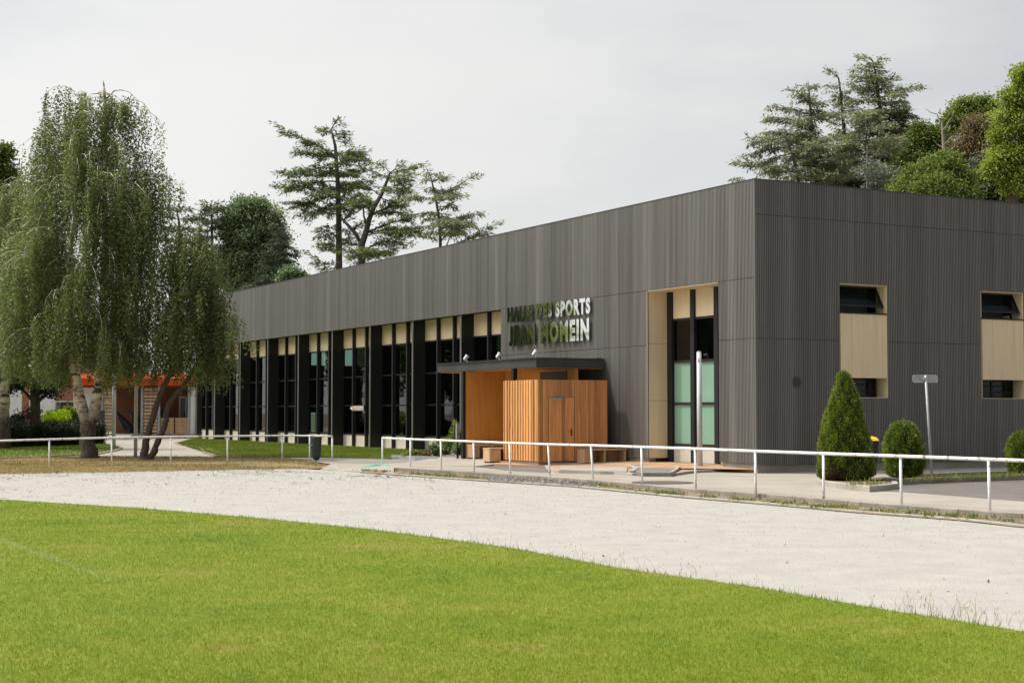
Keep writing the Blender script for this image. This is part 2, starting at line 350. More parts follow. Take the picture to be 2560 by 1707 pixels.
def grassmat(name, stops, sc1=.35, sc2=2.2, sc3=28, trans=.0, line=None, fine=.35):
    """the same patches for the turf sheet and the blades standing on it"""
    m, t, b = newmat(name); L = t.links.new
    tc = nd(t, 'ShaderNodeTexCoord'); mp = nd(t, 'ShaderNodeMapping'); mp.inputs['Scale'].default_value = (1, 1, .02); L(tc.outputs['Object'], mp.inputs[0])
    ns = [nd(t, 'ShaderNodeTexNoise', Scale=s, Detail=5, Roughness=.62) for s in (sc1, sc2, sc3)]
    for n in ns: L(mp.outputs[0], n.inputs[0])
    a = nd(t, 'ShaderNodeMath', operation='MULTIPLY_ADD'); a.inputs[1].default_value = .55; L(ns[1].outputs[0], a.inputs[0])
    a0 = nd(t, 'ShaderNodeMath', operation='MULTIPLY'); a0.inputs[1].default_value = .75; L(ns[0].outputs[0], a0.inputs[0]); L(a0.outputs[0], a.inputs[2])
    c = nd(t, 'ShaderNodeMath', operation='MULTIPLY_ADD'); c.inputs[1].default_value = fine; L(ns[2].outputs[0], c.inputs[0]); L(a.outputs[0], c.inputs[2])
    r = ramp(t, stops); L(c.outputs[0], r.inputs[0]); cout = r.outputs[0]
    if line:                                    # worn white pitch marking painted on the turf
        (x0, y0), (x1, y1), half = line
        nx, ny = -(y1 - y0), (x1 - x0); ln = math.hypot(nx, ny); nx /= ln; ny /= ln
        dp = nd(t, 'ShaderNodeVectorMath', operation='DOT_PRODUCT'); dp.inputs[1].default_value = (nx, ny, 0); L(tc.outputs['Object'], dp.inputs[0])
        sb = nd(t, 'ShaderNodeMath', operation='SUBTRACT'); sb.inputs[1].default_value = nx * x0 + ny * y0; L(dp.outputs['Value'], sb.inputs[0])
        ab = nd(t, 'ShaderNodeMath', operation='ABSOLUTE'); L(sb.outputs[0], ab.inputs[0])
        mr = nd(t, 'ShaderNodeMapRange'); mr.inputs[1].default_value = half; mr.inputs[2].default_value = half * .4; mr.inputs[3].default_value = 0; mr.inputs[4].default_value = 1; L(ab.outputs[0], mr.inputs[0])
        sx = nd(t, 'ShaderNodeSeparateXYZ'); L(tc.outputs['Object'], sx.inputs[0])
        fd = nd(t, 'ShaderNodeMapRange'); fd.inputs[1].default_value = -3.2; fd.inputs[2].default_value = -5.2; L(sx.outputs[0], fd.inputs[0])
        mm = nd(t, 'ShaderNodeMath', operation='MULTIPLY'); L(mr.outputs[0], mm.inputs[0]); L(fd.outputs[0], mm.inputs[1])
        m3 = nd(t, 'ShaderNodeMath', operation='MULTIPLY'); m4 = nd(t, 'ShaderNodeMath', operation='MULTIPLY'); m4.inputs[1].default_value = .3; L(mm.outputs[0], m4.inputs[0]); L(m4.outputs[0], m3.inputs[0]); L(ns[1].outputs[0], m3.inputs[1])
        mx = nd(t, 'ShaderNodeMixRGB'); L(m3.outputs[0], mx.inputs[0]); L(cout, mx.inputs[1]); mx.inputs[2].default_value = (.33, .38, .24, 1); cout = mx.outputs[0]
    L(cout, b.inputs['Base Color']); b.inputs['Roughness'].default_value = .75; b.inputs['Specular IOR Level'].default_value = .15
    if trans:
        tr = nd(t, 'ShaderNodeBsdfTranslucent'); L(cout, tr.inputs[0])
        mx = nd(t, 'ShaderNodeMixShader'); mx.inputs[0].default_value = trans
        L(b.outputs[0], mx.inputs[1]); L(tr.outputs[0], mx.inputs[2]); L(mx.outputs[0], t.nodes['Material Output'].inputs[0])
    else:
        bp = nd(t, 'ShaderNodeBump', Strength=.6, Distance=.03); L(ns[2].outputs[0], bp.inputs['Height']); L(bp.outputs[0], b.inputs['Normal'])
    return m
LINE = (G(0, 1352)[:2], G(440, 1512)[:2], .10)
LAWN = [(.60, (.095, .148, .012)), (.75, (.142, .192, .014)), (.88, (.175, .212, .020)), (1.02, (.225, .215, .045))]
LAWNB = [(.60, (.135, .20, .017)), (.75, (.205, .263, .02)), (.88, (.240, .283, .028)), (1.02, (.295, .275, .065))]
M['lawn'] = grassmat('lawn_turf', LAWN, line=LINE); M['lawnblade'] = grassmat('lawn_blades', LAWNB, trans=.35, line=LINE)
HL = [(.60, (.075, .115, .016)), (.85, (.125, .165, .022)), (1.0, (.19, .195, .05))]
M['halllawn'] = grassmat('hall_lawn_turf', HL); M['hallblade'] = grassmat('hall_lawn_blades', [(p, tuple(x * 1.3 for x in c)) for p, c in HL], trans=.35)
VG = [(.60, (.125, .125, .04)), (.76, (.235, .18, .075)), (.95, (.33, .245, .115))]
M['verge'] = grassmat('dry_verge_turf', VG, .3, 1.5); M['vergeblade'] = grassmat('dry_verge_blades', [(p, tuple(x * 1.25 for x in c)) for p, c in VG], .3, 1.5, trans=.3)

# ------------------------------------------------------------------ ground
def sheet(name, pts, m, skirt=0.0):
    me = bpy.data.meshes.new(name); bm = bmesh.new()
    f = bm.faces.new([bm.verts.new(p) for p in pts]); bm.normal_update()
    if f.normal.z < 0: bmesh.ops.reverse_faces(bm, faces=[f])
    if skirt:
        n = len(pts); tv = [bm.verts.new(p) for p in pts]; bv = [bm.verts.new((p[0], p[1], p[2] - skirt)) for p in pts]
        for i in range(n): bm.faces.new((tv[i], tv[(i + 1) % n], bv[(i + 1) % n], bv[i]))
    bmesh.ops.triangulate(bm, faces=[q for q in bm.faces if len(q.verts) > 4], ngon_method='EAR_CLIP'); bm.to_mesh(me); bm.free()
    me.materials.append(m); o = bpy.data.objects.new(name, me); col.objects.link(o)
    tag(o, kind='structure'); return o
def P(l, z): return [G(x, y, z) for x, y in l]
def P3(l): return [G(x, y, z) for x, y, z in l]
c4 = lambda x, y: (1700 + x * .36565, 1060 + y * .36565)     # two enlargements of the photograph that points were read from
c3 = lambda x, y: (850 + x * .38265, 1060 + y * .38265)
c2 = lambda x, y: (x * .38265, 1060 + y * .38265)

sheet('ground', [(-900, -60, -.06), (900, -60, -.06), (900, 1500, -.06), (-900, 1500, -.06)], M['earth'])
# outer edge of the gravel track, left to right
TRK = [(-500, 1196), (0, 1181), (245, 1172), (450, 1169), (620, 1169.5), (760, 1172), (850, 1176), (960, 1185), (1080, 1194), (1232, 1204), (1424, 1216), (1700, 1243), (1919, 1261), (2157, 1282.5), (2395, 1300), (2560, 1318), (3200, 1392)]
LEDGE = [(-420, 1215), (0, 1248), (327, 1268), (626, 1292.5), (925, 1322), (1273, 1368), (1552, 1420), (1895, 1467), (2172, 1516), (2553, 1576), (3100, 1680), (3500, 1760)]
trk = P(TRK, 0.0)
sheet('track', trk + [(30, 6, 0), (30, -12, 0), (-30, -12, 0), (-34, 40, 0)], M['track'])
ledge = P(LEDGE, .022)
lawn_poly = ledge + [(12, 4, .022), (12, -8, .022), (-30, -8, .022), (-30, 34, .022)]
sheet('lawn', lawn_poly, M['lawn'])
# pavement beyond the retaining kerb, and everything behind it
KTOP = [(984, 1168.5), (1080, 1174), (1200, 1181), (1350, 1190), (1484, 1200), (1700, 1220), (1919, 1235), (2157, 1256), (2400, 1273.5), (2560, 1284.5), (3200, 1332)]
ktop = P(KTOP, .10)
VTOP = [(-500, 1152), (0, 1147), (245, 1140.5), (540, 1142), (700, 1145), (765, 1150), (830, 1160), (846, 1163)]
vtop = P(VTOP, .10)
gap = P([(880, 1165), (930, 1167.5)], .10)
sheet('ramp', P3([(800, 1173, .003), (846, 1175.5, .003), (900, 1179, .003), (985, 1185, .003), (985, 1168.5, .103), (930, 1167.3, .103), (880, 1164.8, .103), (846, 1162.8, .103), (826, 1159.6, .103)]), M['concrete_path'])
sheet('pavement', vtop + gap + ktop + [(60, 30, .10), (60, 130, .10), (-80, 130, .10), (-80, 62, .10)], M['concrete_path'])
sheet('verge', [(p[0], p[1], .006) for p in trk[:6]] + P3([(800, 1170, .012), (828, 1164.5, .05)]) + [(p[0], p[1], p[2] + .004) for p in vtop[:-2][::-1]], M['verge'])
DIRT_IN = [(975, 1175), (1080, 1181.5), (1200, 1189), (1350, 1199), (1484, 1209), (1700, 1230), (1919, 1245), (2157, 1267), (2400, 1285), (2560, 1296.5), (3200, 1345)]
sheet('dirt_strip', P([(900, 1181.5)] + [(x, y - .2) for x, y in TRK[7:]], .012) + P(DIRT_IN, .03)[::-1], M['earth'])

def polyline(pts, step):
    pts = [np.array(p, float) for p in pts]; out = [pts[0]]
    for a, b in zip(pts, pts[1:]):
        n = max(1, int(round(np.linalg.norm(b - a) / step)))
        for i in range(1, n + 1): out.append(a + (b - a) * i / n)
    return out
def kerb(name, pts, wd, top, bot, m, step=1.0, gapw=.008):
    """kerb stones end to end along a line of ground points"""
    mb = MB(); pl = polyline(pts, step)
    def nrm(i):
        d = pl[min(i + 1, len(pl) - 1)] - pl[max(i - 1, 0)]; d[2] = 0; d /= np.linalg.norm(d); return np.array([-d[1], d[0], 0])
    for i in range(len(pl) - 1):
        a, b = pl[i], pl[i + 1]; d = (b - a); ln = np.linalg.norm(d); d = d / ln
        n0, n1 = nrm(i) * wd / 2, nrm(i + 1) * wd / 2
        a = a + d * gapw / 2; b = b - d * gapw / 2
        tp = lambda p, f: np.array([p[0], p[1], top + random.uniform(-.004, .004)]) + f
        q = [a - n0, b - n1, b + n1, a + n0]
        vs = [(p[0], p[1], bot) for p in q] + [(p[0], p[1], top) for p in q]
        mb.add(vs, [(0, 3, 2, 1), (4, 5, 6, 7), (0, 1, 5, 4), (1, 2, 6, 5), (2, 3, 7, 6), (3, 0, 4, 7)])
    o = mb.build(name, m, bevel=.012); tag(o, kind='structure'); return o
random.seed(3)
kerb('kerb', ktop, .09, .108, -.02, M['old_kerb'], 1.0)
kerb('kerb', [(p[0] + .05, p[1] + .05, 0) for p in trk[7:]], .07, .035, -.02, M['kerb'], 1.0)
# lawn along the hall, its kerb, and the strip of cream gravel at the foot of the glazing
HLF = [(440, 1108), (452, 1111), (500, 1120), (512, 1132), (545, 1141), (600, 1142.5), (760, 1142), (900, 1144.5), (985, 1147), (1040, 1148), (1103, 1144)]
hlf = P(HLF, .12)
back = [hw(.28, y, .235) for y in (17.7, 22, 28, 34, 40, 46, 51.5)]
hall_lawn_poly = [(p[0], p[1], .135) for p in hlf[:-2]] + P3([(1030, 1146, .15), (1095, 1137, .2)]) + back
sheet('hall_lawn', hall_lawn_poly, M['halllawn'])
kerb('kerb', hlf[:-1], .11, .165, .05, M['old_kerb'], .9)
sheet('gravel_strip', [hw(.27, 17.7, .236), hw(.27, 51.4, .236), hw(.75, 51.4, .246), hw(.75, 17.7, .246)], M['cream_gravel'])
# small lawn on the left with its kerb
LLF = [(-300, 1158), (0, 1146), (107, 1140.5), (245, 1134.5), (290, 1126), (304, 1120), (300, 1116), (285, 1113.5)]
llf = P(LLF, .12)
left_lawn_poly = [(p[0], p[1], .13) for p in llf] + P([(258, 1108), (0, 1110), (-300, 1112)], .13)
sheet('left_lawn', left_lawn_poly, M['halllawn'])
kerb('kerb', llf, .12, .155, .05, M['kerb'], 1.0)
# asphalt lane in front of the hall
sheet('asphalt_lane', P([(1033, 1150.5), (1110, 1155), (1230, 1160.5), (1300, 1163.5), (1372, 1168.5), (1372, 1181), (1290, 1177.5), (1180, 1165.5), (1080, 1157.5)], .104), M['asphalt'])
sheet('asphalt_lane', P([(700, 1147), (760, 1151.5), (842, 1156.5), (920, 1158), (1000, 1156.5), (1060, 1154.5), (1030, 1151), (900, 1148), (760, 1144.5)], .104), M['old_asphalt'])
sheet('porch_floor', [hw(-4.9, 12.0, .11), hw(-4.4, 8.0, .11), hw(-3.0, 8.4, .19), hw(-.2, 8.6, .22), hw(-.2, 13.6, .22), hw(-2.4, 14.2, .20)], M['concrete_path'], .2)
# orange apron beside the hall, kerbed, with a concrete ramp and a gravel bed let into it
APF = [(1368, 1166), (1376, 1174), (1400, 1178.5), (1500, 1181), (1584, 1185.5), (1690, 1185), (1715, 1181), (1742, 1178.5), (1800, 1176), (1881, 1173)]
apf = P(APF, .13)
sheet('apron', [(p[0], p[1], .15) for p in apf] + [hw(.05, .02, .2), hw(.05, 1.6, .24), hw(.9, 1.75, .25), hw(.9, 5.1, .25), hw(.08, 5.3, .25), hw(.08, 9, .23), hw(-2.9, 8.9, .20), hw(-3.6, 8.2, .17)], M['apron'], .2)
kerb('kerb', apf, .13, .17, .05, M['kerb'], 1.0)
sheet('concrete_ramp', P([(1400, 1163.5), (1480, 1164), (1560, 1166.5), (1568, 1169), (1566, 1178), (1500, 1177), (1400, 1174)], .19), M['concrete_path'], .2)
kerb('kerb', P([(1376, 1162), (1480, 1161), (1560, 1164), (1584, 1168), (1590, 1174), (1580, 1181)], .16), .13, .215, .08, M['kerb'], .8)
sheet('gravel_bed', P([(1586, 1168.5), (1640, 1168.5), (1690, 1170.5), (1688, 1175), (1680, 1182), (1600, 1181.5), (1588, 1177)], .195), M['grey_gravel'], .2)
kerb('kerb', P([(1575, 1166), (1640, 1165.5), (1692, 1168), (1697, 1170), (1688, 1178), (1678, 1184)], .17), .09, .225, .08, M['kerb'], .7)
# asphalt parking court and the planted kerbed islands on the right
sheet('parking_court', P([(2179, 1226), (2260, 1229.5), (2390, 1239), (2560, 1252.5), (3200, 1300), (3200, 1160), (2560, 1172), (2237, 1196)], .104), M['asphalt'])
ISL = [(2048, 1205), (2052, 1211), (2100, 1218), (2175, 1227), (2239, 1220), (2236, 1214), (2180, 1208), (2176, 1203)]
isl = P(ISL, .12)
sheet('island', [(p[0], p[1], .2) for p in isl], M['earth'])
kerb('kerb', isl[:6], .12, .225, .05, M['kerb'], .8)
IS2 = [(2170, 1203.5), (2255, 1209), (2330, 1206), (2440, 1201.5), (2560, 1197), (3100, 1180)]
is2 = P(IS2, .12)
sheet('island', [(p[0], p[1], .2) for p in is2] + P([(3100, 1168), (2560, 1186.5), (2440, 1189.5), (2290, 1196), (2170, 1199)], .2), M['earth'])
kerb('kerb', is2, .14, .24, .05, M['old_kerb'], 1.0)
kerb('kerb', P([(3100, 1168), (2560, 1185.5), (2440, 1188.5), (2290, 1195)], .12), .08, .225, .05, M['old_kerb'], 1.0)

# ------------------------------------------------------------------ the sports hall (built in its own frame: x along the right wall, y along the left wall)
hall = hall_empty('sports_hall', 0, 0, 0)
tag(hall, 'large flat-roofed sports hall in grey-brown ribbed cladding with tall black window bays', 'sports hall')
ZT, ZB, ZC, LEN, DEP = 8.04, 5.36, .36, 51.5, 26.0
GX = .60                                        # plane of the recessed glazing
SE = (7.09, 3.735)
WINX = [(2.96, 4.70), (8.43, 10.17), (13.90, 15.64)]; WZ0, WZ1 = 2.14, 5.33
rg = np.random.default_rng(5)
def segs(z0, z1, seams, g=.007):
    out = []; a = z0
    for s_ in sorted(seams):
        if z0 < s_ < z1: out.append((a, s_ - g)); a = s_ + g
    out.append((a, z1)); return out
PITCHR, RW, RD = .0625, .041, .030
mbL, mbR = MB(), MB()
tone = .5
def rib(mb, side, u, z0, z1, seams, r):
    for a, b in segs(z0, z1, seams):
        q = min(1, max(0, r + rg.normal() * .05))
        if side == 'L': mb.box(0, RD, u, u + RW, a, b, q)
        else: mb.box(u, u + RW, 0, RD, a, b, q)
n = int(LEN / PITCHR)
for i in range(n):
    u = .035 + i * PITCHR
    tone = .5 + .6 * (tone - .5) + rg.normal() * .16
    if 1.68 < u + RW / 2 < 5.17 or u + RW / 2 > 14.43: rib(mbL, 'L', u, ZB, ZT, (), tone)
    else: rib(mbL, 'L', u, ZC, ZT, (5.375, 3.735), tone)
for i in range(int(DEP / PITCHR)):
    u = .035 + i * PITCHR
    tone = .5 + .55 * (tone - .5) + rg.normal() * .10
    hit = any(a - .02 < u + RW / 2 < b + .02 for a, b in WINX)
    if hit:
        rib(mbR, 'R', u, ZC - .04, WZ0, (), tone); rib(mbR, 'R', u, WZ1, ZT, (7.09,), tone)
    else: rib(mbR, 'R', u, ZC - .04, ZT, SE, tone)
mbR.box(0, .033, 0, .033, ZC - .02, ZT, .22)
wall_l = mbL.build('wall', M['clad'], hall, rnd=True)
wall_r = mbR.build('wall', M['clad'], hall, rnd=True)
tag(wall_l, 'ribbed wall in the light above the window bays'); tag(wall_r, 'shaded ribbed wall with the timber-panelled windows')
bk = MB(); e = .0315
bk.box(e, .30, .034, LEN, ZB + .002, ZT - .03)                                    # left wall, upper band
bk.box(e, .30, .034, 1.68, ZC + .01, ZB); bk.box(e, .30, 5.212, 14.43, ZC + .01, ZB)
xs = [.30]
for a, b in WINX: xs += [a, b]
xs.append(DEP)
for a, b in zip(xs[0::2], xs[1::2]): bk.box(a, b, e, .30, ZC - .02, ZT - .03)
for a, b in WINX: bk.box(a, b, e, .30, ZC - .02, WZ0); bk.box(a, b, e, .30, WZ1, ZT - .03)
bk.box(DEP, DEP + .3, .03, LEN, .1, 4.25); bk.box(DEP, DEP + .3, .03, LEN, 6.0, ZT - .03)
for y0, y1 in ((.03, 14), (20, 23), (31, 33), (40, 41.5), (49.5, LEN)): bk.box(DEP, DEP + .3, y0, y1, 4.25, 6.0)
bk.box(.30, DEP, LEN - .3, LEN - .001, 6.3, ZT - .03); bk.box(.30, 7.2, LEN - .3, LEN - .001, .1, 4.5); bk.box(7.6, DEP, LEN - .3, LEN - .001, .1, 4.5); bk.box(7.2, 7.6, LEN - .3, LEN - .001, 1.7, 4.5)
for x0, x1 in ((.30, 7.2), (8.2, 9.1), (10.9, DEP)): bk.box(x0, x1, LEN - .3, LEN - .001, 4.5, 6.3)
bk.build('wall_backing', M['backing'], hall)
fl = MB(); fl.box(.62, DEP, .32, LEN - .3, .1, .26); fl.box(.62, 9, 15.6, 15.8, .26, 6.2)
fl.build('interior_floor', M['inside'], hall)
MB().box(.02, DEP + .25, .02, LEN, ZT - .03, ZT - .004).build('roof', M['roof'], hall)
cp = MB(); cp.box(-.012, .05, -.012, LEN, ZT + .001, ZT + .022); cp.box(.0501, DEP + .3, -.012, .05, ZT + .001, ZT + .022); cp.build('parapet_cap', M['beam'], hall)
pb = MB(); pb.box(.07, .40, .07, 1.60, -.05, ZC - .001); pb.box(.07, .40, 5.23, 14.40, -.05, ZC - .001)
for i in range(9): pb.box(.41 + i * 2.9, 3.305 + i * 2.9, .07, .40, -.05, ZC - .045)
pb.build('base_wall', M['concrete'], hall)
# soffit above the glazing, seen from below
MB().box(.301, GX + .1, 14.43, LEN - .31, ZB + .03, ZB + .08).build('soffit', M['black'], hall)
MB().box(.20, GX + .45, 14.34, 14.42, .2, ZB + .02).build('end_wall', M['black'], hall)

FINS = [17.63 + 4.22 * k for k in range(8)]
fin0 = MB().box(.06, GX - .03, -.05, .05, .18, ZB - .002).build('fin', M['black'], hall)
MB().box(.045, .0595, -.065, .065, .18, ZB - .002).build('lit_front_edge', M['lit_edge'], fin0)  # strip added to carry the painted edge highlight
fin0.location = (0, FINS[0], 0)
for y in FINS[1:]:
    o = fin0.copy(); col.objects.link(o); o.parent = hall; o.location = (0, y, 0)
    d = fin0.children[0].copy(); col.objects.link(d); d.parent = o
CELL = 4.22 / 3
def make_window(w, panes, frosted=()):
    """one tall window: black frame with transoms > panes, timber panel above, cream panel below"""
    f = MB()
    for z in (4.53, 3.27, 2.02, .78): f.box(GX - .045, GX + .05, .05, w - .05, z - .03, z + .03)
    f.box(GX - .06, GX - .046, .08, w - .08, .80, .815)
    for z in (3.27, 2.02): f.box(GX - .062, GX - .046, .06, w - .06, z + .012, z + .028)
    f.box(GX - .16, GX + .05, -.045, .0495, .2, ZB + .025)
    fr = f.build('window', M['black'], hall)
    for z0, z1 in panes:
        MB().box(GX, GX + .012, .05, w - .05, z0 + .031, z1 - .031).build('pane', M['frost'] if (z0, z1) in frosted else M['glass'], fr)
    MB().box(GX - .02, GX + .03, .05, w - .05, 4.561, ZB + .025).build('timber_panel', M['lam'], fr)
    MB().box(GX - .02, GX + .06, .05, w - .05, .16, .749).build('lower_panel', M['plinth'], fr)
    return fr
def copy_tree(o, parent, loc):
    c = o.copy(); col.objects.link(c); c.parent = parent; c.location = loc
    for ch in [q for q in o.children]:
        d = ch.copy(); col.objects.link(d); d.parent = c
    return c
PANES = [(3.27, 4.53), (2.02, 3.27), (.78, 2.02)]
win0 = make_window(CELL, PANES); win0.location = (0, FINS[0], 0)
for k in range(8):
    for j in range(3):
        y = FINS[k] + j * CELL
        if (k, j) == (0, 0) or y > LEN - 1.5: continue
        copy_tree(win0, hall, (0, y, 0))
for j in (-1, -2): copy_tree(win0, hall, (0, FINS[0] + j * CELL, 0))
# the tall recessed opening near the corner
OX = .80
jb = MB()
for z0, z1 in ((.37, 2.075), (2.085, 3.785), (3.795, ZB)): jb.box(.003, OX - .03, 5.172, 5.21, z0, z1)
jb.build('timber_jamb', M['lam'], hall)
MB().box(.004, OX + .02, 1.69, 5.17, ZB - .012, ZB - .0005).build('timber_soffit', M['lam'], hall)
fz = MB()
for y0, y1 in ((4.93, 5.165), (3.79, 3.98), (2.63, 2.82), (1.69, 1.80)): fz.box(OX - .10, OX + .08, y0, y1, .2, ZB - .013)
fz.box(.31, OX - .101, 1.645, 1.69, .2, ZB - .02); fz.box(.305, OX, 5.215, 5.26, .2, ZB - .02)
for z in (4.50, 3.245, 1.995, .77): fz.box(OX - .05, OX + .05, 1.80, 4.93, z - .035, z + .035)
tw = fz.build('tall_window', M['black'], hall)
tag(tw, 'tall recessed window with green frosted lower panes near the hall corner')
for y0, y1 in ((3.98, 4.93), (2.82, 3.79), (1.80, 2.63)):
    for z0, z1, mm in ((3.28, 4.465, 'glass'), (2.03, 3.21, 'frost'), (.805, 1.96, 'frost')):
        MB().box(OX, OX + .012, y0 + .002, y1 - .002, z0, z1).build('pane', M[mm], tw)
    MB().box(OX - .03, OX + .03, y0 + .002, y1 - .002, 4.536, ZB - .014).build('timber_panel', M['lam'], tw)
    MB().box(OX - .03, OX + .06, y0 + .002, y1 - .002, .17, .734).build('lower_panel', M['plinth'], tw)
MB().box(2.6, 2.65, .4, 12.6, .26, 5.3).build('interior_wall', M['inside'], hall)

# the timber-panelled windows of the right wall
def side_window(x0, x1):
    wd = x1 - x0; D = .48
    f = MB()                                     # lining of the recess, pale timber
    f.box(wd - .02, wd + .004, .002, D + .02, WZ0, WZ1); f.box(-.004, .02, .0315, D + .02, WZ0, WZ1)
    f.box(.021, wd - .021, .004, D + .02, WZ1 - .015, WZ1 + .003); f.box(.021, wd - .021, .004, D + .02, WZ0 - .003, WZ0 + .012)
    root = f.build('window', M['lam'], hall)
    p = MB()
    for a, b in ((0.022, .432), (.438, 1.292), (1.298, wd - .022)): p.box(a, b, -.004, .10, 2.70, 4.495)
    p.build('timber_panel', M['lam'], root)
    MB().box(.0, wd - .012, -.022, D - .06, 4.498, 4.535).build('sill', M['black'], root)
    u = MB()                                     # fixed frame behind the sash
    u.box(.021, .07, D - .05, D, 4.537, 5.31); u.box(wd - .07, wd - .021, D - .05, D, 4.537, 5.31); u.box(.0701, wd - .0701, D - .05, D, 4.537, 4.59); u.box(.0701, wd - .0701, D - .05, D, 5.27, 5.31)
    u.build('window_frame', M['black'], root)
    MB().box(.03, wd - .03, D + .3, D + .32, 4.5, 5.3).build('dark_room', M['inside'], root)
    # sash hung at the top, pushed open at the bottom
    a, b = np.array([0, D - .06, 5.29]), np.array([0, .115, 4.70]); d = (b - a) / np.linalg.norm(b - a); ln = np.linalg.norm(b - a); nrm = np.array([0, d[2], -d[1]]); t = .05; q = .03
    def bar(xa, xb, s0, s1): return [a + d * s0 + (xa, 0, 0), a + d * s0 + (xb, 0, 0), a + d * s1 + (xb, 0, 0), a + d * s1 + (xa, 0, 0)]
    sm = MB()
    sm.plate(bar(.025, .025 + t, 0, ln), nrm, q); sm.plate(bar(wd - .025 - t, wd - .025, 0, ln), nrm, q)
    sm.plate(bar(.0251 + t, wd - .0251 - t, 0, t), nrm, q); sm.plate(bar(.0251 + t, wd - .0251 - t, ln - t, ln), nrm, q)
    sash = sm.build('sash', M['black'], root)
    MB().plate([p_ + nrm * .01 for p_ in bar(.026 + t, wd - .026 - t, t, ln - t)], nrm, .006).build('pane', M['sashglass'], root)
    # low slit window with guard bars
    lf = MB()
    for xa, xb in ((.021, .06), (.80, .88), (wd - .09, wd - .021)): lf.box(xa, xb, D - .05, D, 2.153, 2.695)
    lf.box(.0601, .7999, D - .05, D, 2.153, 2.2); lf.box(.8801, wd - .0901, D - .05, D, 2.153, 2.2); lf.box(.0601, .7999, D - .05, D, 2.65, 2.695); lf.box(.8801, wd - .0901, D - .05, D, 2.65, 2.695)
    lf.build('slit_window', M['black'], root)
    MB().box(.0605, .7995, D - .025, D - .015, 2.2, 2.65).box(.8805, wd - .0905, D - .025, D - .015, 2.2, 2.65).build('pane', M['sashglass'], root)
    MB().box(.03, wd - .03, D + .25, D + .27, 2.16, 2.7).build('dark_room', M['inside'], root)
    gb = MB()
    for z in (2.335, 2.525): gb.tube([(.03, D - .19, z), (wd - .20, D - .19, z), (wd - .20, D - .05, z)], .013, 6)
    gb.box(wd - .215, wd - .185, D - .21, D - .18, 2.27, 2.60)
    gb.build('guard_bar', M['black'], root)
    root.location = (x0, 0, 0); return root
sw = [side_window(a, b) for a, b in WINX]
# round louvred vent
vt = MB(); prof = [(.150, 0), (.150, .014), (.128, .014), (.128, 0)]
vm = MB().lathe(prof, 28)
for i in range(9):
    z = -.104 + i * .026; h = math.sqrt(max(.126 ** 2 - z * z, .0004)); vm.box(-h, h, z - .009, z + .006, .002, .010)
vo = vm.build('vent_grille', M['beam'], hall); vo.location = (1.40, -.003, 2.56); vo.rotation_euler = (math.pi / 2, 0, 0)

# timber lining of the porch: side wall facing the camera and the wall behind
pw = MB().box(-2.52, -.92, 12.2, 12.32, .21, 3.085)
pw.build('porch_wall', M['ply'], hall)
MB().box(-1.05, -.93, 7.64, 12.199, .21, 3.085).build('porch_wall', M['ply'], hall)
MB().box(-2.62, -2.521, 12.19, 12.33, .15, 3.09).build('porch_post', M['black'], hall)
gd = MB().box(-1.075, -1.0501, 8.1, 9.75, .24, 3.02)
gd.build('entrance_glass', M['beam'], hall)

# ------------------------------------------------------------------ canopy, cabin, benches
can = hall_empty('entrance_canopy', -2.5, 7.52, .2)
tag(can, 'black steel canopy with a timber underside over the hall entrance', 'canopy')
CO = (-2.5, 7.52, .2)
def ibeam_y(x0, x1, y0, y1, z0, z1, out):
    m = MB(); m.box(x0, x1, y0, y1, z1 - .02, z1); m.box(x0, x1, y0, y1, z0, z0 + .02)
    xm = x0 + .055 if out else (x0 + x1) / 2
    m.box(xm, xm + .02, y0, y1, z0 + .0201, z1 - .0201); return m
ibeam_y(-2.5, -2.34, 7.545, 14.48, 3.105, 3.41, True).build('side_beam', M['beam'], can, CO)
fb = MB(); fb.box(-2.5, -.035, 7.52, 7.5445, 3.105, 3.41); fb.box(-2.5, -.035, 7.50, 7.5199, 3.39, 3.41); fb.box(-2.5, -.035, 7.50, 7.5199, 3.105, 3.125)
fb.build('front_beam', M['beam'], can, CO)
ibeam_y(-.6, -.5, 12.4, 14.4, 3.13, 3.38, False).build('rear_beam', M['beam'], can, CO)
MB().box(-2.339, -.033, 7.545, 14.46, 3.088, 3.103).build('soffit', M['ply'], can, CO)
MB().box(-2.339, -.033, 7.545, 14.46, 3.36, 3.385).build('deck', M['roof'], can, CO)
MB().box(-2.49, -2.35, 8.98, 9.12, .15, 3.104).build('post', M['black'], can, CO)
spotp = []
def spotlight(y, label):
    x, z = -2.42, 3.41
    r = hall_empty('spotlight', x, y, z); tag(r, label, 'spotlight', 'small floodlights on the canopy edge')
    m = MB(); m.tube([(0, 0, 0), (0, 0, .03)], .035, 10); m.tube([(0, 0, .03), (-.02, .05, .09), (-.02, .06, .13)], .012, 6); m.build('bracket', M['silver'], r)
    h = MB(); a = np.array([-.02, .05, .13]); d = unit(np.array([.55, -.15, .75])); h.tube([a - d * .10, a - d * .07, a + d * .03, a + d * .10], [.03, .055, .062, .072], 14); h.build('lamp_head', M['silver'], r, smooth=False)
    return r
spotlight(12.3, 'silver spotlight on the canopy edge, nearest the black fins')
spotlight(10.02, 'silver spotlight on the canopy edge, below the left end of the lettering')
spotlight(7.68, 'silver spotlight at the front corner of the canopy, above the slatted cabin wall')
sb = MB().box(-.28, -.13, 7.55, 7.66, 3.3855, 3.43).build('sensor_box', M['beam'], can, CO)

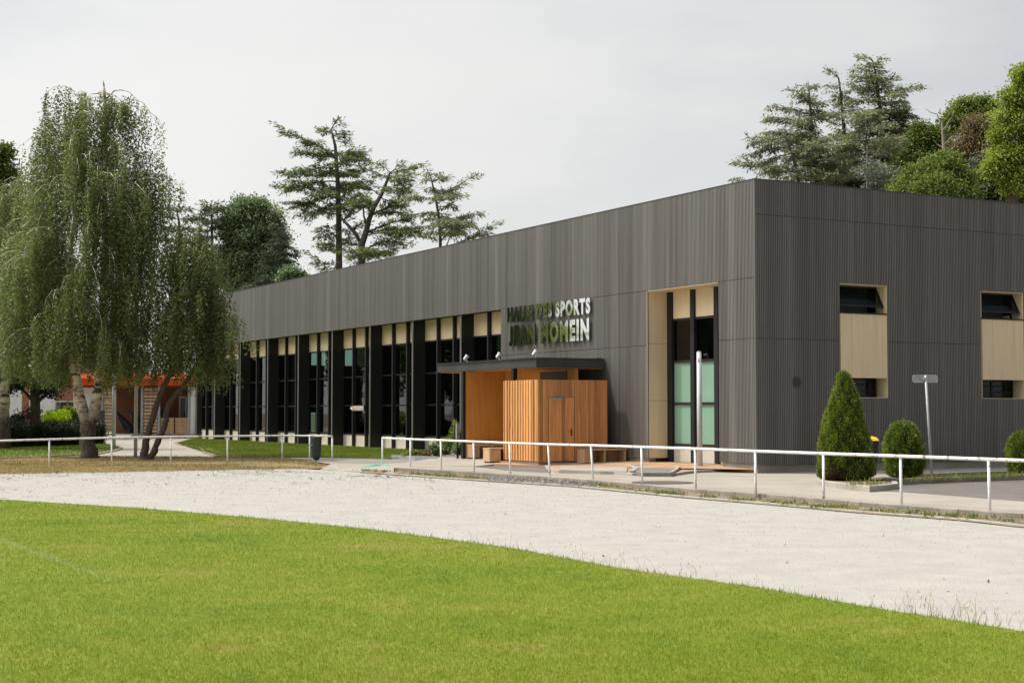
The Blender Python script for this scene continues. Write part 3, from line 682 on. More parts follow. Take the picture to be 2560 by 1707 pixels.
cab = hall_empty('timber_cabin', -2.93, 6.7, .2); KO = (-2.93, 6.7, .2)
tag(cab, 'orange larch cabin with a boarded door standing in front of the hall entrance', 'cabin')
sw_ = MB(); y = 6.78; i = 0
while y < 8.8:
    dp = .06 if i % 2 == 0 else .045
    sw_.box(-2.93 - dp + .06, -2.86, y, y + .05, .27, 2.71 + rg.normal() * .004, rg.random()); y += .083; i += 1
sw_.box(-2.93, -2.86, 6.70, 6.745, .27, 2.712, .6)
sw_.build('slatted_wall', M['larch'], cab, KO, rnd=True)
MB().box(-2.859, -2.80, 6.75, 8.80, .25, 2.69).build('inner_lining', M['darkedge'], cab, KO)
fw = MB(); x = -2.859
DX0, DX1, DZ = -2.56, -1.62, 2.20
while x < -.47:
    wdt = rg.choice([.085, .105, .12]); x1 = min(x + wdt, -.46); r = rg.random(); g = .006
    a, b = x, x1 - g
    if b > DX0 and a < DX1:
        if a < DX0 - .02: fw.box(a, min(b, DX0 - .003), 6.70, 6.74, .25, 2.71, r)
        if b > DX1 + .02: fw.box(max(a, DX1 + .003), b, 6.70, 6.74, .25, 2.71, r)
        fw.box(max(a, DX0), min(b, DX1), 6.702, 6.74, DZ + .006, 2.71, r)
    else: fw.box(a, b, 6.70 + .006 * (rg.random() > .5), 6.74, .25, 2.71 + rg.normal() * .003, r)
    x = x1
fw.build('front_wall', M['larchdoor'], cab, KO, rnd=True)
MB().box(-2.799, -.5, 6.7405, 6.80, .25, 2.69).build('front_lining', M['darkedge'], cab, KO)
MB().box(-.52, -.461, 6.801, 8.80, .25, 2.69).build('end_wall', M['larch'], cab, KO)
MB().box(-2.85, -.47, 6.75, 8.79, 2.6905, 2.70).build('lid', M['roof'], cab, KO)
cb = MB(); cb.box(-2.86, -.52, 6.76, 8.7, .10, .249); cb.build('base', M['concrete'], cab, KO)
dr = MB(); x = DX0 + .02
while x < DX1 - .03:
    x1 = min(x + .115, DX1 - .02); dr.box(x, x1 - .004, 6.706, 6.738, .27, DZ - .008, rg.random()); x = x1
door = dr.build('door', M['larchdoor'], cab, KO, rnd=True)
MB().box(-2.42, -2.12, 6.66, 6.7059, 2.09, 2.155).box(-2.43, -2.0, 6.675, 6.6999, 2.171, 2.19).build('door_closer', M['silver'], door, KO)
hd = MB(); hd.box(-1.765, -1.725, 6.695, 6.7055, 1.02, 1.24); hd.tube([(-1.745, 6.70, 1.15), (-1.745, 6.65, 1.15), (-1.86, 6.65, 1.15)], .012, 8)
hd.build('door_handle', M['blackplastic'], door, KO)

def bench(x0, x1, y0, y1, zt, zb, label, divs, endw=.26):
    """box bench facing -y: thick top, a solid support at the left, dividers, closed back"""
    o = (x0, y0, zb); r = hall_empty('bench', *o); tag(r, label, 'bench', 'timber box benches at the entrance')
    MB().box(x0, x1, y0, y1, zt - .045, zt, .5).build('seat', M['bench'], r, o, bevel=.004, rnd=True)
    for a, b in [(x0 + .005, x0 + endw)] + divs:
        MB().box(a, b, y0 + .006, y1 - .02, zb + .03, zt - .0455, rg.random()).build('support', M['bench'], r, o, bevel=.003, rnd=True)
        MB().box(a + .03, b - .01 if b - a < .1 else b - .03, y0 + .05, y1 - .05, zb - .05, zb + .0295).build('foot', M['blackplastic'], r, o)
    MB().box(x0 + endw + .002, x1 - .04, y1 - .019, y1 - .002, zb + .03, zt - .0455, .2).build('back_panel', M['bench'], r, o, rnd=True)
    return r
bench(-2.50, -1.06, 11.72, 12.19, .665, .21, 'timber bench inside the porch, against the orange side wall', [(-1.80, -1.75)])
bench(-1.58, -.06, 6.24, 6.69, .63, .19, 'timber bench with three supports beside the cabin door', [(-.86, -.81), (-.13, -.08)], .28)
bench(-3.40, -2.2, 8.86, 9.31, .63, .18, 'timber bench whose end sticks out left of the slatted cabin wall', [(-2.28, -2.23)], .40)

# ------------------------------------------------------------------ lettering on the wall and the arrow sign
def text_mesh(name, s_, m, parent, mat4, extrude, offset, w_target, h_target, m_side=None):
    cu = bpy.data.curves.new(name, 'FONT'); cu.body = s_; cu.size = 1; cu.extrude = 0; cu.offset = offset; cu.space_character = 1.22; cu.resolution_u = 4
    o = bpy.data.objects.new(name, cu); col.objects.link(o)
    dg = bpy.context.evaluated_depsgraph_get(); dg.update()
    me = bpy.data.meshes.new_from_object(o.evaluated_get(dg)); bpy.data.objects.remove(o)
    co = np.array([v.co[:] for v in me.vertices]); mn, mx = co.min(0), co.max(0)
    sx, sy = w_target / (mx[0] - mn[0]), h_target / (mx[1] - mn[1])
    for v in me.vertices: v.co = ((v.co[0] - mn[0]) * sx, (v.co[1] - mn[1]) * sy, 0)
    bm = bmesh.new(); bm.from_mesh(me); bmesh.ops.remove_doubles(bm, verts=bm.verts[:], dist=1e-5)
    bm.normal_update()
    if bm.faces and sum(f.normal.z for f in bm.faces) < 0: bmesh.ops.reverse_faces(bm, faces=bm.faces[:])
    if extrude:
        g = bmesh.ops.extrude_face_region(bm, geom=bm.faces[:])
        for v in [q for q in g['geom'] if isinstance(q, bmesh.types.BMVert)]: v.co.z += extrude
        bmesh.ops.recalc_face_normals(bm, faces=bm.faces[:])
        if m_side:
            for f in bm.faces: f.material_index = 1 if abs(f.normal.z) < .5 else 0
    if m_side:                                   # every letter a part of its own
        bm.verts.ensure_lookup_table(); left = set(bm.faces); outs = []
        while left:
            st_ = [left.pop()]; grp = []
            while st_:
                f = st_.pop(); grp.append(f)
                for v in f.verts:
                    for g in v.link_faces:
                        if g in left: left.discard(g); st_.append(g)
            outs.append(grp)
        outs.sort(key=lambda g: min(v.co.x for f in g for v in f.verts))
        for g in outs:
            vs = sorted({v for f in g for v in f.verts}, key=lambda v: v.index); ix = {v: i for i, v in enumerate(vs)}
            y0, y1 = min(v.co.y for v in vs), max(v.co.y for v in vs)
            for v in vs: v.co.y = (v.co.y - y0) / (y1 - y0) * h_target
            x0 = min(v.co.x for v in vs); me2 = bpy.data.meshes.new('letter'); me2.from_pydata([(v.co.x - x0, v.co.y, v.co.z) for v in vs], [], [[ix[v] for v in f.verts] for f in g])
            me2.materials.append(m); me2.materials.append(m_side)
            for pq, f in zip(me2.polygons, g): pq.material_index = f.material_index
            o = bpy.data.objects.new('letter', me2); col.objects.link(o); o.parent = parent; o.matrix_local = mat4 @ Matrix.Translation((x0, 0, 0))
        bm.free(); return
    bm.to_mesh(me); bm.free(); me.materials.clear(); me.materials.append(m)
    o = bpy.data.objects.new(name, me); col.objects.link(o); o.parent = parent; o.matrix_local = mat4; return o
LET = Matrix(((0, 0, -1, 0), (-1, 0, 0, 0), (0, 1, 0, 0), (0, 0, 0, 1)))
def wl(x, y, z): return Matrix.Translation((x, y, z)) @ LET
sg = hall_empty('wall_lettering', -.06, 13.72, 4.0)
tag(sg, 'two lines of mirror steel lettering, HALLE DES SPORTS on top, fixed to the ribbed wall', 'lettering')
text_mesh('lettering', 'HALLE DES SPORTS', M['chrome'], sg, wl(0, .03, .865), .035, .052, 5.48, .515, M['darkedge'])
text_mesh('lettering', 'JEAN MOMEIN', M['chrome'], sg, wl(0, -.08, .03), .035, .054, 5.30, .70, M['darkedge'])
pn = MB()
for yy in (.2, 1.4, 2.9, 4.3, 5.3):
    for zz in (.3, 1.1): pn.tube([(.0, -yy + .1, zz), (.058, -yy + .1, zz)], .006, 6)
pn.build('fixing_pin', M['silver'], sg)
ar = hall_empty('direction_sign', .075, 28.28, 1.8)
tag(ar, 'taupe arrow sign reading SPECTATEURS ENTRÉE hung between two black fins', 'direction sign')
MB().plate([(0, 0, .105), (0, -.22, .21), (0, -1.52, .21), (0, -1.52, 0), (0, -.22, 0)], (1, 0, 0), .02).build('board', M['signtaupe'], ar)
text_mesh('lettering', 'SPECTATEURS', M['white'], ar, wl(-.004, -.42, .085), 0, .02, 1.05, .10)
text_mesh('lettering', 'ENTRÉE', M['white'], ar, wl(-.004, -.62, .022), 0, .02, .58, .052)
MB().plate([(-.004, -.03, .105), (-.004, -.14, .135), (-.004, -.27, .135), (-.004, -.27, .075), (-.004, -.14, .075)], (1, 0, 0), .003).build('arrow', M['white'], ar)
MB().box(-.01, .53, -1.56, -1.5201, .02, .19).build('bracket', M['black'], ar)
ib = hall_empty('intercom_box', -2.66, 12.6, .9)
tag(ib, 'pale grey intercom post beside the black edge of the porch wall', 'intercom')
MB().box(-.06, .06, -.14, -.06, -.06, .46).build('housing', M['silver'], ib, bevel=.006); MB().box(-.02, .02, -.152, -.1405, .08, .13).build('button_panel', M['blackplastic'], ib)
MB().box(-.03, .03, -.11, -.08, -.78, -.061).build('post', M['black'], ib)

# ------------------------------------------------------------------ guard rails
def guard_rail(tops, bases, label, run0=None, run1=None):
    b = [np.array(G(x, y, 0)) for x, y in bases]
    t = []
    for (x, y), g in zip(tops, b):
        p = at(x, y, g[1]); t.append(np.array([p[0], p[1], p[2]]))
    o = tuple(b[0]); r = empty('guard_rail', o); tag(r, label, 'guard rail', 'white tube rails round the track')
    pts = ([np.array(run0)] if run0 is not None else []) + [p + (0, 0, .0) for p in t] + ([np.array(run1)] if run1 is not None else [])
    MB().tube(pts, .030, 12).build('rail', M['whitepaint'], r, o, smooth=True)
    for p, q in zip(b, t):
        m = MB(); m.tube([p - (0, 0, .1), q - (0, 0, .02)], .026, 12); m.build('post', M['whitepaint'], r, o, smooth=True)
    return r
R_B = [(956, 1169), (1026, 1176), (1103.7, 1183), (1186, 1189), (1276.7, 1193), (1376, 1199.5), (1484, 1208), (1605.7, 1222.6), (1740, 1234), (1889.4, 1246.5), (2059.8, 1260.4), (2254.3, 1275.5), (2475, 1291.5)]
R_T = [(956, 1094.5), (1026, 1097.5), (1101.8, 1100.3), (1184, 1103.5), (1273.6, 1107), (1370.4, 1110.5), (1477.5, 1113), (1603.8, 1117), (1737.7, 1121.6), (1888.3, 1127.5), (2058.3, 1133.5), (2251, 1140), (2471.5, 1148)]
pa = at(2471.5, 1148, G(2475, 1291.5)[1]); pb_ = at(2251, 1140, G(2254.3, 1275.5)[1]); ext = pa + (pa - pb_) * 1.0
rgt = guard_rail(R_T, R_B, 'long white tubular rail running along the retaining kerb in front of the hall', None, tuple(ext))
L_B = [(123.4, 1173.4), (279.2, 1170), (426.8, 1167.5), (568.8, 1162), (705.7, 1158), (774.3, 1159.5), (830.7, 1160.8)]
L_T = [(123.4, 1098), (279.2, 1093.5), (426.8, 1091.5), (568.8, 1090), (705.7, 1088.5), (774.3, 1089), (830.7, 1090)]
p0 = at(123.4, 1098, G(123.4, 1173.4)[1]); p1 = at(279.2, 1093.5, G(279.2, 1170)[1])
lft = guard_rail(L_T, L_B, 'white tubular rail with peeling paint in front of the birches', tuple(p0 - (p1 - p0) * 2.2), None)
q = p0 - (p1 - p0) * 1.03
MB().tube([(q[0], q[1], -.1), (q[0], q[1], q[2] - .02)], .026, 12).build('post', M['whitepaint'], lft, G(*L_B[0]), smooth=True)

# litter bin on the rail
bb = np.array(G(783, 1160, 0)); bx, by = bb[0] + .07, bb[1] + .22
lb = empty('litter_bin', (bx, by, 0)); tag(lb, 'dark green plastic litter bin hanging on a white rail post', 'litter bin')
MB().lathe([(.03, .12), (.10, .16), (.155, .28), (.185, .84), (.185, .86)], 20).build('body', M['darkgreen'], lb, smooth=False)
MB().lathe([(.195, .861), (.195, .895), (.16, .96), (.06, 1.0), (.01, 1.01)], 20).build('lid', M['darkgreen'], lb)
MB().box(-.21, -.186, -.05, .05, .5, .8).box(-.22, -.10, -.19, -.17, .62, .66).build('bracket', M['galv'], lb)

# posts and masts
def pole(px0, py0, gz, tops, rad, m, label, group=None, name='steel_pole', extra=None):
    b = np.array(G(px0, py0, gz)); r = empty(name, tuple(b)); tag(r, label, 'pole', group)
    t = np.array([*at(*tops, b[1])]) if tops is not None else None
    return r, b, t
r, b, t = pole(1750, 1171.5, .15, (1747.5, 880), .075, None, 'pale grey cut-off mast with peeled sticker marks before the tall recessed window')
MB().tube([b - b, (t - b)], [.078, .066], 16).build('shaft', M['mast'], r, smooth=True)
MB().lathe([(.067, t[2] - b[2]), (.067, t[2] - b[2] + .012), (.02, t[2] - b[2] + .03)], 16, c=(t[0] - b[0], t[1] - b[1])).build('cap', M['galv'], r)
fr_ = .93; cc = (t - b) * fr_
MB().box(cc[0] - .045, cc[0] + .02, cc[1] - .0725, cc[1] - .066, cc[2] - .07, cc[2] + .04).box(cc[0] + .035, cc[0] + .07, cc[1] - .0605, cc[1] - .05, cc[2] - .2, cc[2] - .09).build('hatch', M['offwhite'], r)
r, b, t = pole(338.6, 1141, .1, (338.6, 760), .09, None, 'pale straight lamp column between the two birch trunks', None, 'lamp_column')
MB().tube([(0, 0, -.05), (0, 0, 5.4)], [.068, .06], 14).build('shaft', M['mast'], r, smooth=True)
MB().tube([(0, 0, 5.4), (0, 0, 5.75), (.3, -.2, 5.9), (.5, -.3, 5.9)], [.06, .045, .04, .04], 10).build('lamp_head', M['galv'], r, smooth=True)
r, b, t = pole(284, 1117, .15, (284, 900), .09, None, 'dark grey galvanised column at the rounded end of the small lawn', None, 'lamp_column')
MB().tube([(0, 0, -.05), (0, 0, 5.2)], [.092, .08], 14).build('shaft', M['mast'], r, smooth=True)
MB().tube([(0, 0, 5.2), (0, 0, 5.5), (-.35, -.2, 5.65), (-.6, -.3, 5.65)], [.08, .06, .05, .05], 10).build('lamp_head', M['galv'], r, smooth=True)

# back of a road sign on a leaning post
b = np.array(G(2331, 1199, .2)); t = at(2314, 938, b[1])
rs = empty('road_sign', tuple(b)); tag(rs, 'small oblong road sign seen from behind on a leaning grey post', 'road sign')
MB().tube([(0, 0, -.1), tuple(t - b)], .030, 12).build('post', M['galv'], rs, smooth=True)
tl = at(2283, 938, b[1]) - b; tr_ = at(2344.5, 937, b[1]) - b; bl = at(2283, 955.5, b[1]) - b; br = at(2344.5, 955.5, b[1]) - b
f_ = np.array([0, -.035, 0])
sgn = MB(); w_, h_ = tr_[0] - tl[0], tl[2] - bl[2]; x0, x1, z0, z1 = tl[0], tr_[0], bl[2], tl[2]
rc = .035; arc = []
for (cx_, cz_, a0) in ((x1 - rc, z1 - rc, 0), (x0 + rc, z1 - rc, 90), (x0 + rc, z0 + rc, 180), (x1 - rc, z0 + rc, 270)):
    for k in range(5): a = math.radians(a0 + k * 22.5); arc.append((cx_ + rc * math.cos(a), .045, cz_ + rc * math.sin(a)))
MB().plate(arc, (0, 1, 0), .012).build('panel', M['galv'], rs)
MB().tube([(p[0], .035, p[2]) for p in arc + arc[:1]], .008, 6).build('rim', M['silver'], rs)
MB().box(t[0] - b[0] - .05, t[0] - b[0] + .045, -.034, .044, z0 + .05, z0 + .11).build('clamp', M['galv'], rs)

# waste bin with a yellow lid behind the yew cone
b = np.array(G(2163, 1193, .1)); wb = empty('wheeled_bin', tuple(b)); tag(wb, 'black wheeled bin with a yellow lid half hidden behind the yew cone', 'bin')
MB().add([(-.22, -.26, .06), (.22, -.26, .06), (.22, .26, .06), (-.22, .26, .06), (-.27, -.32, .92), (.27, -.32, .92), (.27, .34, .92), (-.27, .34, .92)], [(0, 3, 2, 1), (4, 5, 6, 7), (0, 1, 5, 4), (1, 2, 6, 5), (2, 3, 7, 6), (3, 0, 4, 7)]).build('body', M['blackplastic'], wb, bevel=.02)
MB().add([(-.29, -.35, .921), (.29, -.35, .921), (.29, .36, .921), (-.29, .36, .921), (-.24, -.28, 1.01), (.24, -.28, 1.01), (.25, .34, 1.04), (-.25, .34, 1.04)], [(0, 3, 2, 1), (4, 5, 6, 7), (0, 1, 5, 4), (1, 2, 6, 5), (2, 3, 7, 6), (3, 0, 4, 7)]).build('lid', M['yellow'], wb, bevel=.015)
for sx in (-.25, .25): MB().tube([(sx - .03, .28, .1), (sx + .03, .28, .1)], .1, 14).build('wheel', M['blackplastic'], wb)

# manhole cover, teal plastic gutters, metal bed edging, bits of wood on the ground
c_ = np.array(G(1656, 1206.3, .101)); mh = MB(); mh.lathe([(.72, .0), (.72, .012), (.66, .014), (.655, .010), (.0, .012)][:4], 28)
o = mh.build('manhole_cover', M['rust'], None); o.location = (c_[0], c_[1], .102); tag(o, 'rust-brown manhole cover set in the pavement behind the rail', 'manhole cover')
def gutter(pa, pb, w_, h_, label):
    a, b = np.array(G(*pa, .03)), np.array(G(*pb, .03)); r = empty('plastic_gutter', tuple(a)); tag(r, label, 'plastic gutter', 'teal gutters at the rail opening')
    L = np.linalg.norm(b - a); d = (b - a) / L; s_ = np.array([-d[1], d[0], 0]); m = MB(); n_ = 8; vs = []
    for i in range(n_ + 1):
        f = i / n_; h = h_ * math.sin(math.pi * (.15 + .55 * f)) - h_ * .35; c = d * L * f + np.array([0, 0, max(0, h)])
        for k in range(7):
            a_ = math.pi * k / 6; vs.append(c + s_ * math.cos(a_) * w_ / 2 + np.array([0, 0, math.sin(a_) * w_ * .22]))
        for k in range(7):
            a_ = math.pi * (6 - k) / 6; vs.append(c + s_ * math.cos(a_) * (w_ / 2 - .02) + np.array([0, 0, math.sin(a_) * (w_ * .22 - .02)]))
    fs = []
    for i in range(n_):
        for k in range(14): fs.append((i * 14 + k, i * 14 + (k + 1) % 14, (i + 1) * 14 + (k + 1) % 14, (i + 1) * 14 + k))
    fs.append(tuple(range(13, -1, -1))); fs.append(tuple(n_ * 14 + k for k in range(14)))
    m.add(vs, fs).build('shell', M['teal'], r, smooth=False); return r
gutter((914, 1173), (946, 1167), .30, .07, 'arched teal plastic gutter lying left of the rail end post')
gutter((978, 1171), (956, 1166), .26, .05, 'lower teal plastic gutter tucked behind the rail end post')
ed = MB(); pts = P([(979, 1144), (1040, 1146.5), (1092, 1147.5)], .16)
for a, b in zip(pts, pts[1:]):
    a, b = np.array(a), np.array(b); d = (b - a) / np.linalg.norm(b - a); s_ = np.array([-d[1], d[0], 0]) * .02
    ed.add([a - s_ - (0, 0, .06), b - s_ - (0, 0, .06), b + s_ - (0, 0, .06), a + s_ - (0, 0, .06), a - s_ + (0, 0, .10), b - s_ + (0, 0, .10), b + s_ + (0, 0, .10), a + s_ + (0, 0, .10)], [(0, 3, 2, 1), (4, 5, 6, 7), (0, 1, 5, 4), (1, 2, 6, 5), (2, 3, 7, 6), (3, 0, 4, 7)])
o = ed.build('bed_edging', M['galv']); tag(o, 'grey metal edging along the planted bed left of the porch', 'edging')
sheet('planting_bed', P3([(985, 1143.5, .16), (1040, 1145.5, .16), (1092, 1146, .16), (1165, 1141.5, .22), (1160, 1128, .24), (1080, 1131, .24), (1020, 1136, .22)]), M['grey_gravel'])

# ------------------------------------------------------------------ pavilion with the orange roof, apartment house behind it
YP = 93.0
fx = lambda px: at(px, 1029, YP)[0]
pav = empty('pavilion', (fx(370), YP, 0)); OP = (fx(370), YP, 0)
tag(pav, 'low pavilion with an orange sheet-metal roof and slatted timber screens', 'pavilion')
FL = .38; EV = 3.38
pm_ = MB(); pm_.box(fx(180), fx(256), YP + .3, YP + .5, .0, 3.25); pm_.build('white_wall', M['offwhite'], pav, OP)
MB().box(fx(256), fx(480), YP + 3.0, YP + 3.2, .1, 3.3).build('back_wall', M['brownwood'], pav, OP)
MB().box(fx(256), fx(484), YP - .05, YP + 3.0, .05, FL).build('floor_slab', M['concrete'], pav, OP)
MB().box(fx(476), fx(484), YP + .0, YP + 3.2, FL, 3.3).build('end_wall', M['offwhite'], pav, OP)
MB().box(fx(181), fx(484), YP + .51, YP + 3.3, 3.28, 3.36).build('ceiling', M['brownwood'], pav, OP)
rf = MB()
prof = [(YP - .35, EV), (YP - .35, EV + .13), (YP - .33, EV + .13), (YP - .33, EV + .30), (YP - .31, EV + .30), (YP - .30, EV + .45), (YP + 3.4, EV + .8), (YP + 3.4, EV)]
n_ = len(prof); vs = [(fx(178), y, z) for y, z in prof] + [(fx(487), y, z) for y, z in prof]
rf.add(vs, [tuple(range(n_)), tuple(range(2 * n_ - 1, n_ - 1, -1))] + [(i, i + n_, (i + 1) % n_ + n_, (i + 1) % n_) for i in range(n_)])
for k in range(22):
    x = fx(180 + k * 14.4); rf.add([(x, YP - .30, EV + .455), (x + .04, YP - .30, EV + .455), (x + .04, YP + 3.39, EV + .805), (x, YP + 3.39, EV + .805), (x, YP - .30, EV + .50), (x + .04, YP - .30, EV + .50), (x + .04, YP + 3.39, EV + .85), (x, YP + 3.39, EV + .85)], [(0, 3, 2, 1), (4, 5, 6, 7), (0, 1, 5, 4), (1, 2, 6, 5), (2, 3, 7, 6), (3, 0, 4, 7)])
rf.build('roof', M['orange'], pav, OP)
post0 = MB().box(-.07, .07, 0, .14, 0, EV - FL - .03).build('post', M['galv'], pav)
for i, px in enumerate((254.5, 354.5, 397, 472)):
    o = post0 if i == 0 else post0.copy()
    if i: col.objects.link(o); o.parent = pav
    o.location = (fx(px) - OP[0], .0, FL + .002)
for xa, xb in ((257.5, 284), (358, 393)):
    s_ = MB(); z = FL + .10; x0, x1 = fx(xa), fx(xb)
    while z < 3.2: s_.box(x0, x1, YP + .06, YP + .09, z, z + .145, rg.random()); z += .215
    for q in (.15, .5, .85): s_.box(x0 + (x1 - x0) * q - .03, x0 + (x1 - x0) * q + .03, YP + .0905, YP + .12, FL, 3.3, .3)
    s_.build('slat_screen', M['greyslat'], pav, OP, rnd=True)
ya = YP + 2.93; dm = MB(); x0, x1 = at(447, 1029, ya)[0], at(467, 1029, ya)[0]
dm.box(x0, x0 + .1, ya, YP + 3.0, FL, 2.75); dm.box(x1 - .1, x1, ya, YP + 3.0, FL, 2.75); dm.box(x0 + .1, x1 - .1, ya, YP + 3.0, 2.65, 2.75); dm.box(x0 + .1, x1 - .1, ya, YP + 3.0, 1.2, 1.3)
dd = dm.build('glazed_door', M['offwhite'], pav, OP); MB().box(x0 + .1, x1 - .1, ya + .03, ya + .04, FL, 2.65).build('pane', M['sashglass'], dd, OP)
def crate(px0, px1, label):
    x0, x1 = fx(px0), fx(px1); r = empty('planter_box', ((x0 + x1) / 2, YP + .35, FL)); tag(r, label, 'planter', 'timber planter boxes in the pavilion porch')
    m = MB(); h = (x1 - x0) / 2
    for k in range(4): m.box(-h, h, -.2, .2, .02 + k * .245, .255 + k * .245, rg.random())
    m.build('planks', M['bench'], r, rnd=True); MB().box(-h + .05, h - .05, -.19, .19, .9, 1.005).build('soil', M['earth'], r)
    for sx in (-1, 1): MB().box(sx * (h - .04) - .04, sx * (h - .04) + .04, -.215, -.201, .0, 1.0).build('corner_post', M['bench'], r)
crate(400, 434, 'timber planter box by the middle post of the pavilion')
crate(437, 468, 'timber planter box below the glazed pavilion door')
o = MB().plate([(fx(265), YP - 3, .1), (fx(283), YP - 3, .1), (fx(283), YP - 3, 1.75 + .0), (fx(279), YP - 3, 1.78), (fx(265), YP - 3, 1.25)], (0, 1, 0), .08).box(fx(283), fx(294), YP - 3, YP - 2.9, .4, 1.85).build('ramp_parapet', M['charcoal']); tag(o, 'charcoal sheet parapet beside the pavilion ramp', 'parapet')
o = MB().add([(fx(284), YP - 3, .11), (fx(338), YP - 3, .11), (fx(338), YP - .06, FL + .002), (fx(284), YP - .06, FL + .002), (fx(284), YP - 3, .0), (fx(338), YP - 3, .0), (fx(338), YP - .06, .0), (fx(284), YP - .06, .0)], [(0, 1, 2, 3), (7, 6, 5, 4), (4, 5, 1, 0), (5, 6, 2, 1), (6, 7, 3, 2), (7, 4, 0, 3)]).build('ramp', M['concrete_path']); tag(o, kind='structure')
def cart(px, label, s_=1.0, mirror=1):
    r = empty('folded_cart', (fx(px), YP + 1.2, FL)); tag(r, label, 'cart', 'dark covered carts in the pavilion porch'); k = mirror
    MB().tube([(-.55 * k, 0, 1.35 * s_), (-.35 * k, 0, 1.0 * s_), (0, 0, .55 * s_), (.35 * k, 0, .25 * s_), (.5 * k, 0, .2)], [.06, .2, .3, .24, .08], 10).build('cover', M['blackplastic'], r)
    MB().tube([(-.55 * k, -.05, 1.35 * s_), (-.75 * k, -.05, 1.55 * s_), (-.85 * k, -.05, 1.5 * s_)], .025, 6).build('handle', M['blackplastic'], r)
    for dy in (-.25, .25): MB().tube([(.2 * k, dy - .03, .16), (.2 * k, dy + .03, .16)], .16, 14).build('wheel', M['charcoal'], r)
cart(302, 'black covered cart leaning just inside the pavilion ramp')
cart(336, 'black covered cart behind the pale lamp column', 1.0, 1)
cart(408, 'black covered cart behind the planter boxes', 1.1, 1)

YA = 132.0; ax = lambda px: at(px, 1029, YA)[0]
ap = empty('apartment_house', (ax(80), YA, 0)); OA = (ax(80), YA, 0); tag(ap, 'pale apartment house with brown balcony panels far behind the hedge', 'apartment house')
MB().box(ax(-260), ax(138), YA, YA + 9, -.1, 9.5).build('wall', M['offwhite'], ap, OA)
MB().box(ax(138), ax(260), YA + 1.6, YA + 9, -.1, 9.5).build('recessed_wall', M['greywall'], ap, OA)
MB().box(ax(138.1), ax(260), YA + .0, YA + .25, 2.75, 5.6).box(ax(168), ax(171), YA + .0, YA + .25, .2, 2.749).build('balcony_panel', M['brownpanel'], ap, OA)
MB().box(ax(138.1), ax(260), YA + .1, YA + 1.599, 2.6, 2.745).build('balcony_slab', M['offwhite'], ap, OA)
MB().box(ax(55), ax(72), YA - .05, YA - .002, .2, 5.4).build('brown_panel', M['brownpanel'], ap, OA)
MB().box(ax(53), ax(68), YA - .06, YA - .051, .2, 1.8).build('red_panel', M['redpanel'], ap, OA)
rl = MB(); rl.box(ax(138.1), ax(260), YA - .02, YA + .03, 1.15, 1.3)
for k in range(40): rl.box(ax(139) + k * .1, ax(139) + k * .1 + .02, YA, YA + .02, .2, 1.149)
rl.build('railing', M['galv'], ap, OA)
for px0, px1, z0, z1, yy in ((172.5, 181, .2, 2.6, YA + 1.58), (136.5, 147, 3.6, 4.7, YA - .03), (20, 34, 3.2, 4.9, YA - .03), (95, 110, 3.2, 4.9, YA - .03)):
    f = MB(); x0, x1 = ax(px0), ax(px1); f.box(x0, x0 + .09, yy - .05, yy, z0, z1); f.box(x1 - .09, x1, yy - .05, yy, z0, z1); f.box(x0 + .09, x1 - .09, yy - .05, yy, z0, z0 + .09); f.box(x0 + .09, x1 - .09, yy - .05, yy, z1 - .09, z1)
    wf = f.build('window', M['white'], ap, OA); MB().box(x0 + .09, x1 - .09, yy - .03, yy - .02, z0 + .09, z1 - .09).build('pane', M['charcoal'], wf, OA)
MB().box(ax(-262), ax(262), YA - .3, YA + 9.3, 9.501, 9.8).build('roof', M['roof'], ap, OA)
# plain grey fence post left of the pavilion

# ------------------------------------------------------------------ trees
def curve3(a, b, bend, n=7, up=0.0):
    """points from a to b, sagging or arching by bend (z) in the middle"""
    a, b = np.array(a, float), np.array(b, float); out = []
    for i in range(n):
        f = i / (n - 1); p = a + (b - a) * f; p[2] += bend * 4 * f * (1 - f) + up * f * f; out.append(p)
    return out
def trunk_px(pts, D, dz=None):
    """trunk line from photo points (x, y, radius in metres)"""
    P_ = []; R_ = []
    for i, p in enumerate(pts):
        q = at(p[0], p[1], D + (p[3] if len(p) > 3 else 0)); P_.append(q); R_.append(p[2])
    return P_, R_

